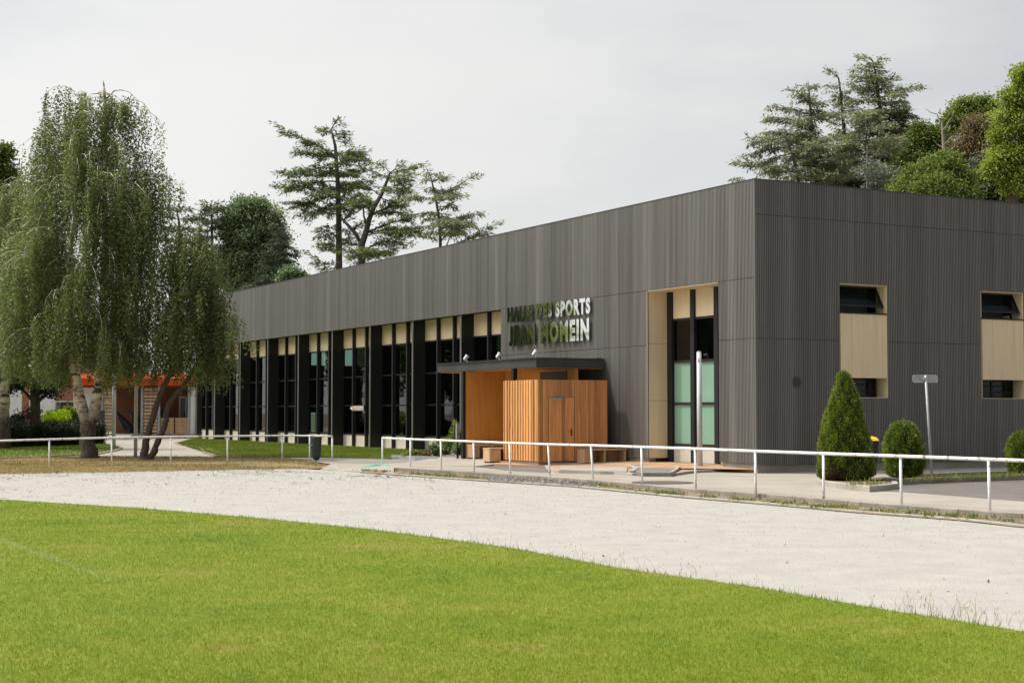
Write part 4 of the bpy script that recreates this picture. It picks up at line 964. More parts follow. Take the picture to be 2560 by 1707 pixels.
def weeping(name, label, D, stems, env, low, ncl, nst, seed, leaf=(.082, .055), barkm='birchbark', extra=(), limbs=45, zbase=0.0, dscale=.85):
    rg = np.random.default_rng(seed); k = D / FPX
    base = at(stems[0][0][0], stems[0][0][1], D); base[2] = zbase; O_ = tuple(base)
    r = empty(name, O_); tag(r, label, 'tree', 'weeping birches on the left')
    tm = MB(); sp = []
    for s_ in stems:
        p, rr = trunk_px(s_, D); p = [q for q in p]
        if s_ is stems[0]: p[0][2] = min(p[0][2], zbase - .1)
        # finer points with a little wobble so the stem does not read as a pipe
        fp, fr_ = [p[0]], [rr[0]]
        for a, b, ra, rb in zip(p, p[1:], rr, rr[1:]):
            for j in (1, 2, 3):
                f = j / 3; w_ = .18 * (ra + rb) / 2
                fp.append(a + (b - a) * f + rg.normal(size=3) * w_ * (.6 if j < 3 else .2)); fr_.append((ra + (rb - ra) * f) * (1 + rg.normal() * .05))
        tm.tube(fp, fr_, 11); sp += [q for q in fp if q[2] > base[2] + 1.4]
    ys = [e[0] for e in env]
    L_ = lambda y: np.interp(y, ys, [e[1] for e in env]); R_ = lambda y: np.interp(y, ys, [e[2] for e in env])
    lowf = lambda x: np.interp(x, [q[0] for q in low], [q[1] for q in low])
    # cluster anchors inside the silhouette, more of them near the outside of the crown
    C_, cl = [], []
    wts = np.array([max(R_(y) - L_(y), 1) for y in np.linspace(ys[0], ys[-1], 200)]); wts /= wts.sum(); yy = np.linspace(ys[0], ys[-1], 200)
    A = []
    for i in range(ncl):
        y = rg.choice(yy, p=wts); ph = rg.uniform(0, 2 * math.pi); ro = rg.uniform(.15, 1) ** .5
        c, h = (L_(y) + R_(y)) / 2, (R_(y) - L_(y)) / 2
        x = c + h * ro * math.cos(ph); d = min(h * k * dscale, 4.2) * ro * math.sin(ph)
        A.append((x, y, d, rg.random()))
    for e in extra: A.append((e[0], e[1], e[2] if len(e) > 2 else 0, rg.random()))
    for i, (x, y, d, tone) in enumerate(A):
        p = at(x, y, D + d)
        if i % max(1, len(A) // limbs) == 0 or i >= ncl:
            cand = [q for q in sp if q[2] < p[2] + .5 and q[2] > p[2] - 4.5] or sp
            q = min(cand, key=lambda q: np.linalg.norm((q - p) * (1, 1, .6)) + rg.uniform(0, 1.0))
            ln = np.linalg.norm(p - q)
            cv = curve3(q, p, .16 * ln, 7); tm.tube(cv, np.linspace(min(.06, .012 * ln + .012), .008, 7), 5)
        ax_ = min(sp, key=lambda q: abs(q[2] - p[2]) + .15 * np.linalg.norm(q - p)); od = unit((p - ax_) * (1, 1, 0) + rg.normal(size=3) * (.5, .5, 0))
        bl = rg.uniform(.5, 1.1); arc = [p - od * bl * .7 + (0, 0, .10), p - od * bl * .25 + (0, 0, .26), p + od * bl * .25 + (0, 0, .18), p + od * bl * .65 + (0, 0, -.12), p + od * bl * .85 + (0, 0, -.5)]
        tm.tube(arc, [.016, .013, .010, .007, .004], 4)
        arc = np.array(arc); zl0 = at(x, lowf(x) - abs(rg.normal()) * 24, D + d)[2]; lmax = rg.uniform(1.4, 3.8)
        for s_ in range(max(3, int(nst * rg.uniform(.5, 1.4)))):
            u = rg.uniform(0, 3.99); i_ = int(u); o = arc[i_] + (arc[i_ + 1] - arc[i_]) * (u - i_) + rg.normal(size=3) * (.10, .10, .05)
            ln = lmax * rg.uniform(.25, 1) ; zb = max(o[2] - ln, zl0 + abs(rg.normal()) * .35); ln = o[2] - zb
            if ln < .25: continue
            m = int(ln / .030); f = np.linspace(0, 1, m)[:, None]; sway = rg.normal(size=2) * .10; wd_ = .030 + .035 * np.sin(np.pi * f) ** .5
            pt = np.c_[o[0] + sway[0] * f ** 1.5 + rg.normal(size=(m, 1)) * wd_, o[1] + sway[1] * f ** 1.5 + rg.normal(size=(m, 1)) * wd_, o[2] - ln * f + rg.normal(size=(m, 1)) * .03]
            C_.append(pt); cl.append(np.clip(tone * .50 + rg.random() * .22 + rg.random(m) * .42 + .10 * (1 - f[:, 0]) - .08, 0, 1))
    C_ = np.concatenate(C_); cl = np.concatenate(cl); n = len(C_)
    Dr = rg.normal(size=(n, 3)) * (1, 1, .5) + (0, 0, -.75)
    V = leaves(C_, Dr, leaf[0] * rg.uniform(.55, 1.5, n), leaf[1] * rg.uniform(.55, 1.5, n), rg)
    tm.build('trunk', M[barkm], r, O_, smooth=True)
    quads('crown', V, M['birchleaf'], r, cl, O_)
    return r, n

e1 = lambda x, y: (.3827 * x, 150 + .3827 * y)
main_stems = [
    [(224, 1152, .40), (223, 1140, .31), (222, 1120, .275), (220, 1098, .27), (220, 1075, .285), (219, 1062, .27), (216, 1050, .22), (209, 1030, .185), (203, 1003, .17), (196, 965, .155), (188, 935, .15), (176, 900, .13), (166, 820, .11), (170, 700, .085), (190, 480, .05), (200, 330, .02)],
    [(220, 1068, .21), (228, 1050, .21), (238, 1020, .195), (244, 980, .18), (248, 950, .165), (252, 900, .145), (256, 800, .125), (261, 600, .105), (262, 400, .075), (263, 255, .055), (261, 232, .05), (260, 215, .03), (258, 201, .006)],
    [(217, 1062, .13), (206, 1046, .115), (198, 1025, .10), (192, 1002, .095), (189, 985, .09), (194, 950, .08), (198, 920, .07), (190, 860, .05), (150, 760, .03)],
    [(264, 250, .03), (285, 228, .022), (300, 225, .018), (322, 230, .014), (345, 252, .008)],
    [(264, 262, .022), (250, 236, .014), (232, 234, .01), (225, 242, .006)],
]
env_main = [(228, 150, 205), (240, 146, 215), (252, 140, 300), (270, 130, 302), (303, 96, 305), (334, 86, 306), (364, 74, 340), (395, 69, 372), (415, 66, 406), (456, 64, 408), (494, 60, 400), (533, 46, 390), (590, 25, 398), (647, 12, 395), (720, 0, 405), (800, 10, 412), (850, 40, 400), (890, 90, 370)]
low_main = [(0, 985), (60, 985), (110, 968), (150, 985), (170, 965), (195, 930), (240, 955), (280, 990), (310, 985), (350, 995), (400, 975)]
r, n1 = weeping('weeping_birch', 'tall weeping birch with a forked trunk and a broken bare top', 53.5, main_stems, env_main, low_main, 300, 13, 11,
    extra=[(322, 262, 0), (345, 268, 0), (318, 275, .3), (322, 290, .2), (346, 285, 0), (285, 262, 0), (270, 262, 0), (182, 925, -.8), (232, 905, -1), (255, 900, -.6), (275, 912, -1.2), (292, 895, .5), (312, 912, -.8), (330, 900, -1.5), (348, 915, -1), (372, 905, -.6), (392, 900, 0), (262, 880, -1.6), (305, 870, -1.8), (340, 870, -1.6)], limbs=60, zbase=.05)
b_stems = [[(10, 1078, .30), (10, 1040, .24), (11, 990, .22), (14, 940, .2), (22, 820, .16), (30, 650, .11), (38, 500, .05), (42, 450, .01)], [(13, 950, .14), (0, 850, .1), (-40, 720, .07), (-70, 620, .03)]]
env_b = [(452, 20, 75), (500, -20, 95), (560, -70, 110), (640, -100, 125), (720, -120, 135), (820, -120, 140), (900, -110, 140), (940, -100, 130)]
r, n2 = weeping('weeping_birch', 'weeping birch at the left edge with its straight trunk behind the hedge', 66.5, b_stems, env_b, [(-120, 985), (0, 985), (40, 975), (75, 985), (140, 970)], 150, 12, 12, limbs=40, leaf=(.09, .06), zbase=.05)
c_stems = [[(360, 1157, .22), (360, 1145, .17), (361, 1130, .13), (368, 1092, .115), (377, 1060, .11), (390, 1015, .105), (401, 985, .10), (413, 960, .09), (425, 938, .08), (452, 880, .07), (474, 780, .055), (486, 660, .03), (488, 590, .01)],
    [(366, 1154, .16), (380, 1137, .115), (394, 1105, .105), (408, 1074, .10), (417, 1050, .095), (416, 1030, .095), (421, 1012, .09), (436, 990, .085), (456, 968, .08), (486, 920, .06), (510, 860, .04), (540, 800, .015)]]
env_c = [(566, 440, 520), (600, 405, 535), (650, 388, 545), (700, 384, 546), (760, 386, 550), (800, 400, 560), (850, 404, 556), (900, 414, 548), (940, 430, 536)]
r, n3 = weeping('weeping_birch', 'slender twin-stemmed weeping tree leaning right beside the hall', 52.3, c_stems, env_c, [(390, 950), (420, 985), (445, 950), (480, 980), (520, 995), (545, 985), (575, 930), (600, 850)], 104, 11, 13,
    extra=[(560, 800, -1), (580, 798, -1), (588, 812, -1), (572, 830, -1.2), (555, 835, -.8), (590, 806, -.8), (566, 812, -.5), (545, 850, -.8), (560, 880, -.8)], limbs=30, zbase=.03, barkm='bark')
print('birch leaves', n1, n2, n3)

def cedar_foliage(pts, rg, spread, dens, leaf, out_C, out_D, out_r, start=.22, droop=.25, tone=.5):
    """flat fans of needle sprays along a branch"""
    pts = [np.array(p, float) for p in pts]; seg = [np.linalg.norm(b - a) for a, b in zip(pts, pts[1:])]; Lt = sum(seg)
    if Lt < .3: return
    cum = np.cumsum([0] + seg)
    m = max(3, int(Lt / .22))
    for f in np.linspace(start, 1, m):
        s_ = f * Lt; i = min(np.searchsorted(cum, s_, side='right') - 1, len(seg) - 1)
        u = (s_ - cum[i]) / max(seg[i], 1e-6); p = pts[i] + (pts[i + 1] - pts[i]) * u; d = unit(pts[i + 1] - pts[i])
        side = unit(np.cross(d, [0, 0, 1.]) + 1e-6)
        for sg_ in (-1, 1):
            if rg.random() > dens: continue
            L = spread * rg.uniform(.55, 1.1) * (1.05 - .55 * f)
            dr = unit(d * rg.uniform(.35, .8) + side * sg_ + np.array([0, 0, rg.uniform(-.12, .22)]))
            t = np.arange(.05, 1, .11 / max(L, .25))
            q = p + dr * (t * L)[:, None] + np.array([0, 0, -1]) * (droop * (t * L) ** 2 * .5)[:, None]
            k = 3
            q = np.repeat(q, k, 0) + rg.normal(size=(len(q) * k, 3)) * (.12, .12, .07)
            dd = unit(dr) + rg.normal(size=(len(q), 3)) * (.45, .45, .28) + np.array([0, 0, -droop * .8])
            out_C.append(q); out_D.append(dd)
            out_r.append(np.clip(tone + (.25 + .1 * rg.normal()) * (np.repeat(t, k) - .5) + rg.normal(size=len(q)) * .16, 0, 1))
def conifer(name, label, D, trunk, branches, group, leafm, barkm, seed, spread=1.3, dens=.95, leaf=(.34, .09), autob=None, droop=.25, tone=.5, zbase=0.0, start=.22, extra_trunks=()):
    rg = np.random.default_rng(seed)
    P0, R0 = trunk_px(trunk, D); R0 = [q * .50 for q in R0]
    if P0[0][2] < P0[-1][2]: P0, R0 = P0[::-1], R0[::-1]          # top first
    base = np.array([P0[-1][0], P0[-1][1], zbase]); P0 = P0 + [base + (0, 0, -.2)]; R0 = R0 + [R0[-1] * 1.25]
    O_ = tuple(base); r = empty(name, O_); tag(r, label, 'tree', group)
    tm = MB(); tm.tube(P0[::-1], R0[::-1], 9)
    for et in extra_trunks:
        a, b_ = trunk_px(et, D); tm.tube(a, [q * .55 for q in b_], 8)
    Cc, Dd, Rr = [], [], []
    k = D / FPX
    for br in branches:
        pts = [at(q[0], q[1], D) for q in br[0]]; dep = br[1] if len(br) > 1 else rg.uniform(-2.2, 2.2); sp = br[2] if len(br) > 2 else spread
        e0 = pts[-1] - pts[-2]; l0 = np.linalg.norm(e0); pts[-1] = pts[-2] + e0 / l0 * max(.35 * l0, l0 - .55 * sp)
        n_ = len(pts); cum = np.cumsum([0] + [np.linalg.norm(b - a) for a, b in zip(pts, pts[1:])]); cum = cum / cum[-1]
        pts = [p + np.array([0, dep * c, 0]) for p, c in zip(pts, cum)]
        fp = []
        for a, b in zip(pts, pts[1:]):
            for j in range(4): fp.append(a + (b - a) * j / 4 + rg.normal(size=3) * .03)
        fp.append(pts[-1]); Ln = sum(np.linalg.norm(b - a) for a, b in zip(fp, fp[1:]))
        r0 = .6 * br[3] if len(br) > 3 else min(.09, .013 * Ln + .015)
        tm.tube(fp, np.linspace(r0, .012, len(fp)), 6)
        cedar_foliage(fp, rg, sp, dens, leaf, Cc, Dd, Rr, start=br[4] if len(br) > 4 else start, droop=droop, tone=tone)
        # a few upright sub-branches carrying their own fans
        for s_ in range(int(Ln / 1.5)):
            f = rg.uniform(.3, .95); i = int(f * (len(fp) - 1)); a = fp[i]; d = unit(fp[min(i + 1, len(fp) - 1)] - fp[max(i - 1, 0)])
            e_ = a + d * rg.uniform(.5, 1.3) + np.array([rg.normal() * .5, rg.normal() * .9, rg.uniform(-.35, .55)])
            cv = curve3(a, e_, .05, 4); tm.tube(cv, [.022, .016, .012, .008], 4); cedar_foliage(cv, rg, sp * .75, dens, leaf, Cc, Dd, Rr, start=.1, droop=droop, tone=tone)
    if autob:
        (zlo, zhi, nb, prof, ang) = autob                          # branch whorls all round the stem
        zs = np.array([p[2] for p in P0]); 
        for i in range(nb):
            f = (i + rg.random()) / nb; z = zlo + (zhi - zlo) * f
            j = np.searchsorted(-zs, -z); j = min(max(j, 1), len(P0) - 1); u = (zs[j - 1] - z) / max(zs[j - 1] - zs[j], 1e-6)
            a = P0[j - 1] + (P0[j] - P0[j - 1]) * u
            L = np.interp(f, [q[0] for q in prof], [q[1] for q in prof]) * rg.uniform(.65, 1.1); ph = rg.uniform(0, 2 * math.pi)
            e_ = a + np.array([math.cos(ph) * L, math.sin(ph) * L, L * (ang + rg.normal() * .12)])
            cv = curve3(a, e_, .07 * L, 6, up=-.10 * L); tm.tube(cv, np.linspace(.018 * L + .012, .01, 6), 5)
            cedar_foliage(cv, rg, spread * (.5 + .5 * min(1, L / 3.5)), dens, leaf, Cc, Dd, Rr, start=.15, droop=droop, tone=tone)
            for s_ in range(int(L / 1.4)):
                q = cv[rg.integers(2, 6)]; e2 = q + np.array([rg.normal() * .8, rg.normal() * .8, rg.uniform(-.3, .3)])
                c2_ = curve3(q, e2, .04, 4); cedar_foliage(c2_, rg, spread * .6, dens, leaf, Cc, Dd, Rr, start=.1, droop=droop, tone=tone)
    C_ = np.concatenate(Cc); D_ = np.concatenate(Dd); R_ = np.concatenate(Rr); n = len(C_)
    V = leaves(C_, D_, leaf[0] * rg.uniform(.6, 1.2, n), leaf[1] * rg.uniform(.7, 1.2, n), rg, flat=.45)
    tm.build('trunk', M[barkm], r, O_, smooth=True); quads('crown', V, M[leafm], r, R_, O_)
    print(name, n); return r

k8 = lambda x, y: (640 + .28695 * x, 270 + .28695 * y)
def B(*pts): return [k8(*p) for p in pts]
T = lambda l: [(*k8(x, y), r_) for x, y, r_ in l]
GB = 'cedars behind the hall roof'
conifer('cedar_tree', 'tallest cedar left of the roof line with one straight trunk and long flat branches', 104, T([(745, 75, .03), (700, 110, .06), (655, 185, .10), (672, 260, .15), (690, 330, .21), (703, 500, .27), (714, 700, .33), (720, 900, .38), (722, 1150, .43), (724, 1420, .48)]), [
    (B((680, 140), (745, 75)), 0, .7), (B((660, 190), (600, 175), (530, 195)), .5, .9), (B((660, 180), (740, 150), (820, 140)), -.4, .9), (B((672, 230), (750, 210), (830, 200)), .6, .9), (B((680, 250), (760, 260), (830, 280)), -.5, .8), (B((690, 290), (770, 285), (810, 315)), .8, .7), (B((665, 200), (600, 220), (560, 205)), -.8, .8),
    (B((695, 370), (590, 360), (520, 300), (430, 255)), 1.0, 1.2), (B((590, 355), (400, 270), (300, 245), (225, 218)), -.4, 1.1), (B((520, 300), (420, 300), (340, 330)), .6, .9),
    (B((700, 440), (560, 430), (420, 400), (300, 410)), -1.0, 1.3), (B((702, 470), (600, 500), (460, 510), (320, 540)), 1.4, 1.4), (B((700, 400), (630, 380), (560, 400)), 1.5, 1.3), (B((705, 540), (560, 590), (380, 590), (220, 600)), -.6, 1.3), (B((712, 640), (520, 640), (330, 690), (215, 655)), .8, 1.2), (B((330, 690), (210, 690), (120, 672)), 0, .7), (B((713, 735), (560, 735), (400, 700), (250, 720)), -1.2, 1.3), (B((715, 740), (560, 780), (420, 800), (270, 860)), 1.6, 1.3),
    (B((718, 930), (600, 910), (490, 840), (400, 820), (300, 830)), .3, 1.2), (B((490, 840), (420, 900), (350, 990)), -.3, .9), (B((480, 850), (430, 900), (400, 990)), .5, .8), (B((720, 880), (620, 880), (520, 960), (460, 1040)), -1.4, 1.1),
    (B((722, 1000), (620, 1040), (500, 1090)), 1.1, 1.2), (B((722, 1080), (620, 1120), (510, 1200)), -1.3, 1.2), (B((722, 1200), (640, 1190), (540, 1230)), 1.2, 1.0), (B((724, 1380), (600, 1360), (450, 1362)), -.8, 1.1), (B((724, 1390), (620, 1400), (520, 1425)), .9, 1.0), (B((724, 1260), (680, 1240), (620, 1300)), -1.5, 1.0),
    (B((702, 490), (780, 440), (880, 400), (1010, 398)), .6, 1.2), (B((702, 500), (800, 460), (900, 470), (965, 480)), -1.0, 1.3), (B((698, 400), (780, 380), (900, 375)), 1.1, 1.1), (B((710, 610), (790, 560), (860, 520), (920, 490)), 1.6, 1.2), (B((710, 600), (790, 600), (880, 600)), -1.4, 1.2), (B((718, 830), (770, 720), (840, 660), (900, 600)), .8, 1.1), (B((718, 860), (820, 820), (900, 790)), -1.0, 1.1), (B((720, 900), (780, 900), (850, 920)), -1.6, 1.1), (B((720, 850), (760, 870), (770, 900)), -1.9, 1.2),
    (B((722, 1170), (790, 1130), (840, 1080)), .7, 1.0), (B((724, 1210), (800, 1190), (880, 1230)), -1.3, 1.0), (B((714, 700), (650, 680), (560, 660)), 2.2, 1.4), (B((716, 800), (650, 790), (560, 740)), -2.3, 1.4), (B((708, 560), (650, 540), (580, 550)), 2.3, 1.4), (B((708, 540), (760, 520), (830, 540)), -2.2, 1.3), (B((712, 680), (770, 650), (820, 680)), 2.2, 1.3),
], GB, 'cedarleaf', 'cedarbark', 21, spread=1.1, dens=.72, leaf=(.38, .085), tone=.62)
conifer('cedar_tree', 'forked cedar with a leaning bare trunk right of the tallest cedar', 102, T([(1225, 525, .05), (1165, 570, .13), (1140, 640, .20), (1090, 760, .27), (1030, 860, .31), (985, 970, .35), (960, 1080, .40), (920, 1190, .48), (922, 1330, .52)]), [
    (B((1165, 570), (1260, 540), (1330, 525), (1405, 530)), .5, 1.2), (B((1165, 560), (1100, 510), (1000, 490)), -.8, 1.2), (B((1200, 540), (1240, 490), (1270, 462)), .2, 1.0), (B((1160, 590), (1080, 570), (990, 560)), 1.2, 1.2), (B((1145, 640), (1260, 630), (1395, 630)), -.8, 1.4), (B((1130, 680), (1260, 690), (1385, 680)), 1.2, 1.4), (B((1110, 720), (1220, 740), (1330, 790)), -1.6, 1.3), (B((1085, 765), (1020, 710), (920, 680), (850, 670)), .6, 1.2), (B((1085, 780), (1180, 830), (1255, 885)), 1.2, 1.2), (B((1030, 860), (940, 880), (820, 890)), -1.2, 1.2), (B((1010, 920), (1080, 900), (1170, 880)), 1.3, 1.2),
    (B((955, 1000), (940, 880), (965, 840), (1010, 800)), -.7, .9, .12, .5), (B((1000, 940), (1110, 860), (1190, 790), (1250, 750)), 1.5, 1.1, .13, .4), (B((985, 1075), (1080, 1040), (1160, 1010), (1300, 980), (1440, 965)), -.8, 1.5, .17, .3), (B((985, 1085), (1120, 1050), (1300, 1040), (1475, 1060)), 1.6, 1.5), (B((975, 1100), (1120, 1100), (1300, 1110), (1470, 1120)), -1.8, 1.5), (B((950, 1250), (1050, 1170), (1250, 1160), (1440, 1170)), .8, 1.5, .14), (B((1075, 1280), (1180, 1230), (1320, 1180)), -1.2, 1.2), (B((950, 1260), (1060, 1250), (1200, 1230)), 2.0, 1.4),
    (B((930, 1290), (860, 1260), (760, 1262)), -1.4, 1.3), (B((930, 1300), (870, 1330), (830, 1350)), 1.0, 1.2), (B((930, 1320), (1020, 1280), (1140, 1300)), -1.6, 1.4), (B((930, 1330), (980, 1270), (1030, 1275)), -2.2, 1.4),
    (B((770, 1000), (800, 940), (850, 900)), .6, 1.1), (B((770, 1000), (740, 900), (720, 860)), -.6, 1.0), (B((845, 1070), (900, 1000), (960, 930)), .8, 1.0, .1), (B((850, 880), (920, 790), (980, 740)), -.5, 1.1, .12), (B((860, 1050), (800, 1060), (750, 1040)), 1.0, 1.0),
], GB, 'cedarleaf', 'cedarbark', 22, spread=1.1, dens=.72, leaf=(.38, .085), tone=.68, extra_trunks=[[(*k8(915, 1180), .26), (*k8(860, 1085), .22), (*k8(800, 1020), .19), (*k8(745, 965), .13)], [(*k8(760, 985), .14), (*k8(840, 890), .13), (*k8(900, 800), .11), (*k8(940, 760), .06)]])
conifer('cedar_tree', 'thin open cedar, smallest of the three and nearest the middle of the roof', 98, T([(1475, 512, .02), (1522, 600, .08), (1558, 750, .14), (1590, 930, .18), (1604, 1060, .2), (1606, 1230, .22)]), [
    (B((1500, 560), (1470, 550)), 0, .6), (B((1520, 590), (1560, 560), (1600, 570)), .4, .7), (B((1522, 610), (1480, 630), (1445, 650)), -.4, .8), (B((1532, 650), (1620, 600), (1712, 570)), .7, .8), (B((1535, 640), (1620, 620), (1700, 605)), -.8, .8), (B((1545, 700), (1480, 690), (1420, 700)), .9, .9), (B((1560, 770), (1680, 720), (1780, 670), (1862, 636)), -.3, .9), (B((1560, 770), (1700, 730), (1815, 765)), .9, .9), (B((1562, 790), (1480, 790), (1400, 780), (1350, 805)), -.6, .9), (B((1575, 860), (1680, 840), (1785, 880)), .6, .9), (B((1575, 840), (1640, 800), (1720, 790)), -1.2, .9), (B((1588, 920), (1500, 905), (1440, 900)), .6, .9), (B((1590, 960), (1530, 980), (1470, 960)), -.9, .9),
    (B((1596, 1010), (1750, 970), (1880, 930), (1980, 908)), -.3, 1.1), (B((1600, 1020), (1760, 1010), (1900, 1000)), 1.0, 1.2), (B((1600, 1060), (1740, 1030), (1880, 1050)), -1.4, 1.3), (B((1600, 1050), (1540, 1080), (1495, 1120)), .7, 1.0), (B((1604, 1180), (1650, 1100), (1760, 1060), (1850, 1080)), .4, 1.3, .09), (B((1660, 1200), (1700, 1110), (1800, 1080)), -1.0, 1.2, .08), (B((1620, 1230), (1850, 1135), (1960, 1100), (2085, 1090)), .2, 1.0, .09, .3), (B((1590, 900), (1640, 940), (1700, 930)), 1.6, 1.0), (B((1560, 740), (1600, 700), (1680, 700)), 1.2, .8), (B((1600, 1030), (1650, 1010), (1700, 1040)), -2.0, 1.2),
], GB, 'silverleaf', 'cedarbark', 23, spread=.85, dens=.75, leaf=(.38, .08), tone=.55, droop=.4)

# cedars and firs on the right
kr = lambda x, y: (1820 + .3146 * x, 100 + .3146 * y)
Tr = lambda l: [(*kr(x, y), r_) for x, y, r_ in l]
def Br(*pts): return [kr(*p) for p in pts]
GR = 'cedars behind the right end of the hall'
conifer('cedar_tree', 'grey-green cedar with a drooping crown right above the hall corner', 92, Tr([(635, 320, .03), (645, 420, .1), (655, 560, .16), (668, 720, .2), (675, 900, .24), (680, 1140, .28)]), [
    (Br((660, 520), (560, 440), (450, 360)), -.5, 1.3), (Br((660, 600), (540, 540), (400, 550)), .6, 1.3), (Br((665, 700), (500, 640), (350, 640), (265, 640)), -.6, 1.4), (Br((670, 760), (520, 740), (400, 720), (300, 730)), .8, 1.4), (Br((670, 840), (480, 820), (330, 830)), -1.2, 1.4), (Br((672, 880), (560, 900), (440, 960)), 1.2, 1.4)],
    GR, 'silverleaf', 'cedarbark', 31, spread=.85, leaf=(.30, .085), autob=(7.5, 21.9, 110, [(0, 4.3), (.45, 3.2), (.8, 1.9), (1, .4)], .12), tone=.55, droop=.45)
conifer('cedar_tree', 'grey-green cedar leaning left with a bent tip in the middle of the right-hand group', 95, Tr([(770, 240, .02), (850, 260, .05), (880, 310, .1), (895, 420, .15), (908, 560, .19), (930, 800, .25), (940, 1110, .3)]), [
    (Br((880, 300), (820, 245), (765, 240)), .2, .7), (Br((890, 380), (820, 380), (740, 380)), -.5, 1.1), (Br((895, 420), (960, 470), (1040, 480)), .6, 1.0), (Br((905, 560), (980, 580), (1050, 560)), -.8, 1.2)],
    GR, 'silverleaf', 'cedarbark', 32, spread=.85, leaf=(.30, .085), autob=(8, 22.2, 90, [(0, 3.8), (.45, 2.8), (.75, 1.8), (1, .4)], .15), tone=.55, droop=.4)
conifer('cedar_tree', 'tallest cedar of the right-hand group with a broad pointed crown', 93, Tr([(1070, 115, .03), (1150, 170, .07), (1170, 250, .12), (1190, 400, .18), (1215, 600, .23), (1225, 900, .28), (1230, 1180, .32)]), [
    (Br((1150, 170), (1080, 125), (1000, 140)), .2, .9), (Br((1160, 190), (1200, 160), (1245, 165)), -.3, .9), (Br((1170, 260), (1050, 220), (945, 240)), .4, 1.2), (Br((1180, 330), (1060, 310), (930, 310)), -.6, 1.3), (Br((1180, 320), (1280, 300), (1380, 320)), .5, 1.3), (Br((1190, 420), (1320, 420), (1425, 420)), -.6, 1.4), (Br((1195, 430), (1080, 380), (960, 340)), .8, 1.2), (Br((1205, 540), (1340, 560), (1450, 550)), .8, 1.4), (Br((1215, 620), (1350, 640), (1430, 610)), -.9, 1.4), (Br((1215, 640), (1100, 610), (930, 660)), -1.8, 1.6), (Br((1220, 720), (1080, 700), (920, 720)), -1.2, 1.6)],
    GR, 'silverleaf', 'cedarbark', 33, spread=.95, leaf=(.30, .085), autob=(8, 23.6, 130, [(0, 4.4), (.4, 3.7), (.75, 2.5), (1, .5)], .08), tone=.62, droop=.3)
conifer('cedar_tree', 'low wide cedar spilling over the roof edge beside the hall corner', 88, Tr([(420, 700, .04), (470, 800, .14), (510, 900, .18), (540, 1000, .2), (560, 1130, .22)]), [
    (Br((450, 780), (300, 800), (180, 830), (120, 760)), -.4, 1.2), (Br((480, 850), (320, 860), (200, 900), (70, 915)), .5, 1.2), (Br((500, 900), (380, 940), (230, 990), (55, 1020)), -.5, 1.3), (Br((520, 960), (400, 1000), (260, 1060)), .8, 1.4), (Br((470, 800), (400, 820), (330, 840)), 1.2, 1.4), (Br((540, 1000), (440, 1060), (330, 1100)), -1.2, 1.4), (Br((540, 1000), (680, 980), (800, 1020)), -.8, 1.5), (Br((540, 1040), (700, 1040), (860, 1070)), .8, 1.5), (Br((500, 880), (620, 890), (760, 880)), -1.0, 1.4), (Br((550, 1080), (700, 1100), (900, 1100)), -1.5, 1.4), (Br((130, 1110), (60, 1110), (10, 1115)), 0, .7)],
    GR, 'silverleaf', 'cedarbark', 34, spread=1.0, leaf=(.32, .085), tone=.45, droop=.4)
conifer('cedar_tree', 'yellowish cedar bough mass in front of the tallest right-hand cedar', 88, Tr([(1090, 610, .03), (1100, 720, .1), (1100, 850, .15), (1105, 1000, .18), (1110, 1180, .2)]), [
    (Br((1095, 640), (980, 600), (900, 640)), -.8, 1.4), (Br((1100, 720), (980, 760), (870, 770)), .5, 1.4), (Br((1100, 800), (900, 850), (760, 880), (640, 880)), -.6, 1.5), (Br((1100, 880), (960, 920), (800, 960)), .8, 1.5), (Br((1105, 960), (900, 990), (700, 980), (520, 980)), -.4, 1.4), (Br((1100, 700), (1220, 700), (1320, 690)), -.9, 1.4), (Br((1100, 800), (1260, 780), (1400, 790)), .4, 1.5), (Br((1105, 900), (1260, 880), (1400, 880)), -.6, 1.5), (Br((1108, 1040), (960, 1080), (880, 1150)), -.8, 1.4), (Br((1108, 1080), (1240, 1060), (1380, 1060)), .6, 1.4), (Br((1108, 1120), (1200, 1120), (1320, 1160)), -1.0, 1.4)],
    GR, 'silverleaf', 'cedarbark', 35, spread=1.0, leaf=(.32, .085), tone=.62, droop=.3)
for i, (tx, y0, y1, lab) in enumerate(((1105, 830, 1195, 'small blue-grey fir with a thin pale stem before the tallest right-hand cedar'), (1250, 970, 1210, 'smallest blue-grey fir, its tip just clearing the roof edge'), (2020, 800, 1275, 'small blue-grey fir in front of the leafy trees at the right edge'))):
    z1 = at(*kr(tx, y0), 84)[2]
    conifer('fir_tree', lab, 84, Tr([(tx, y0, .012), (tx, (y0 + y1) / 2, .05), (tx, y1, .08)]), [], GR.replace('cedars', 'small firs'), 'blueleaf', 'deadbark', 36 + i, spread=.75, leaf=(.26, .07), autob=(z1 - (5.2 if i != 1 else 4.2), z1 - .25, 26, [(0, 2.6), (.5, 1.7), (1, .25)], .05), tone=.5, droop=.5)

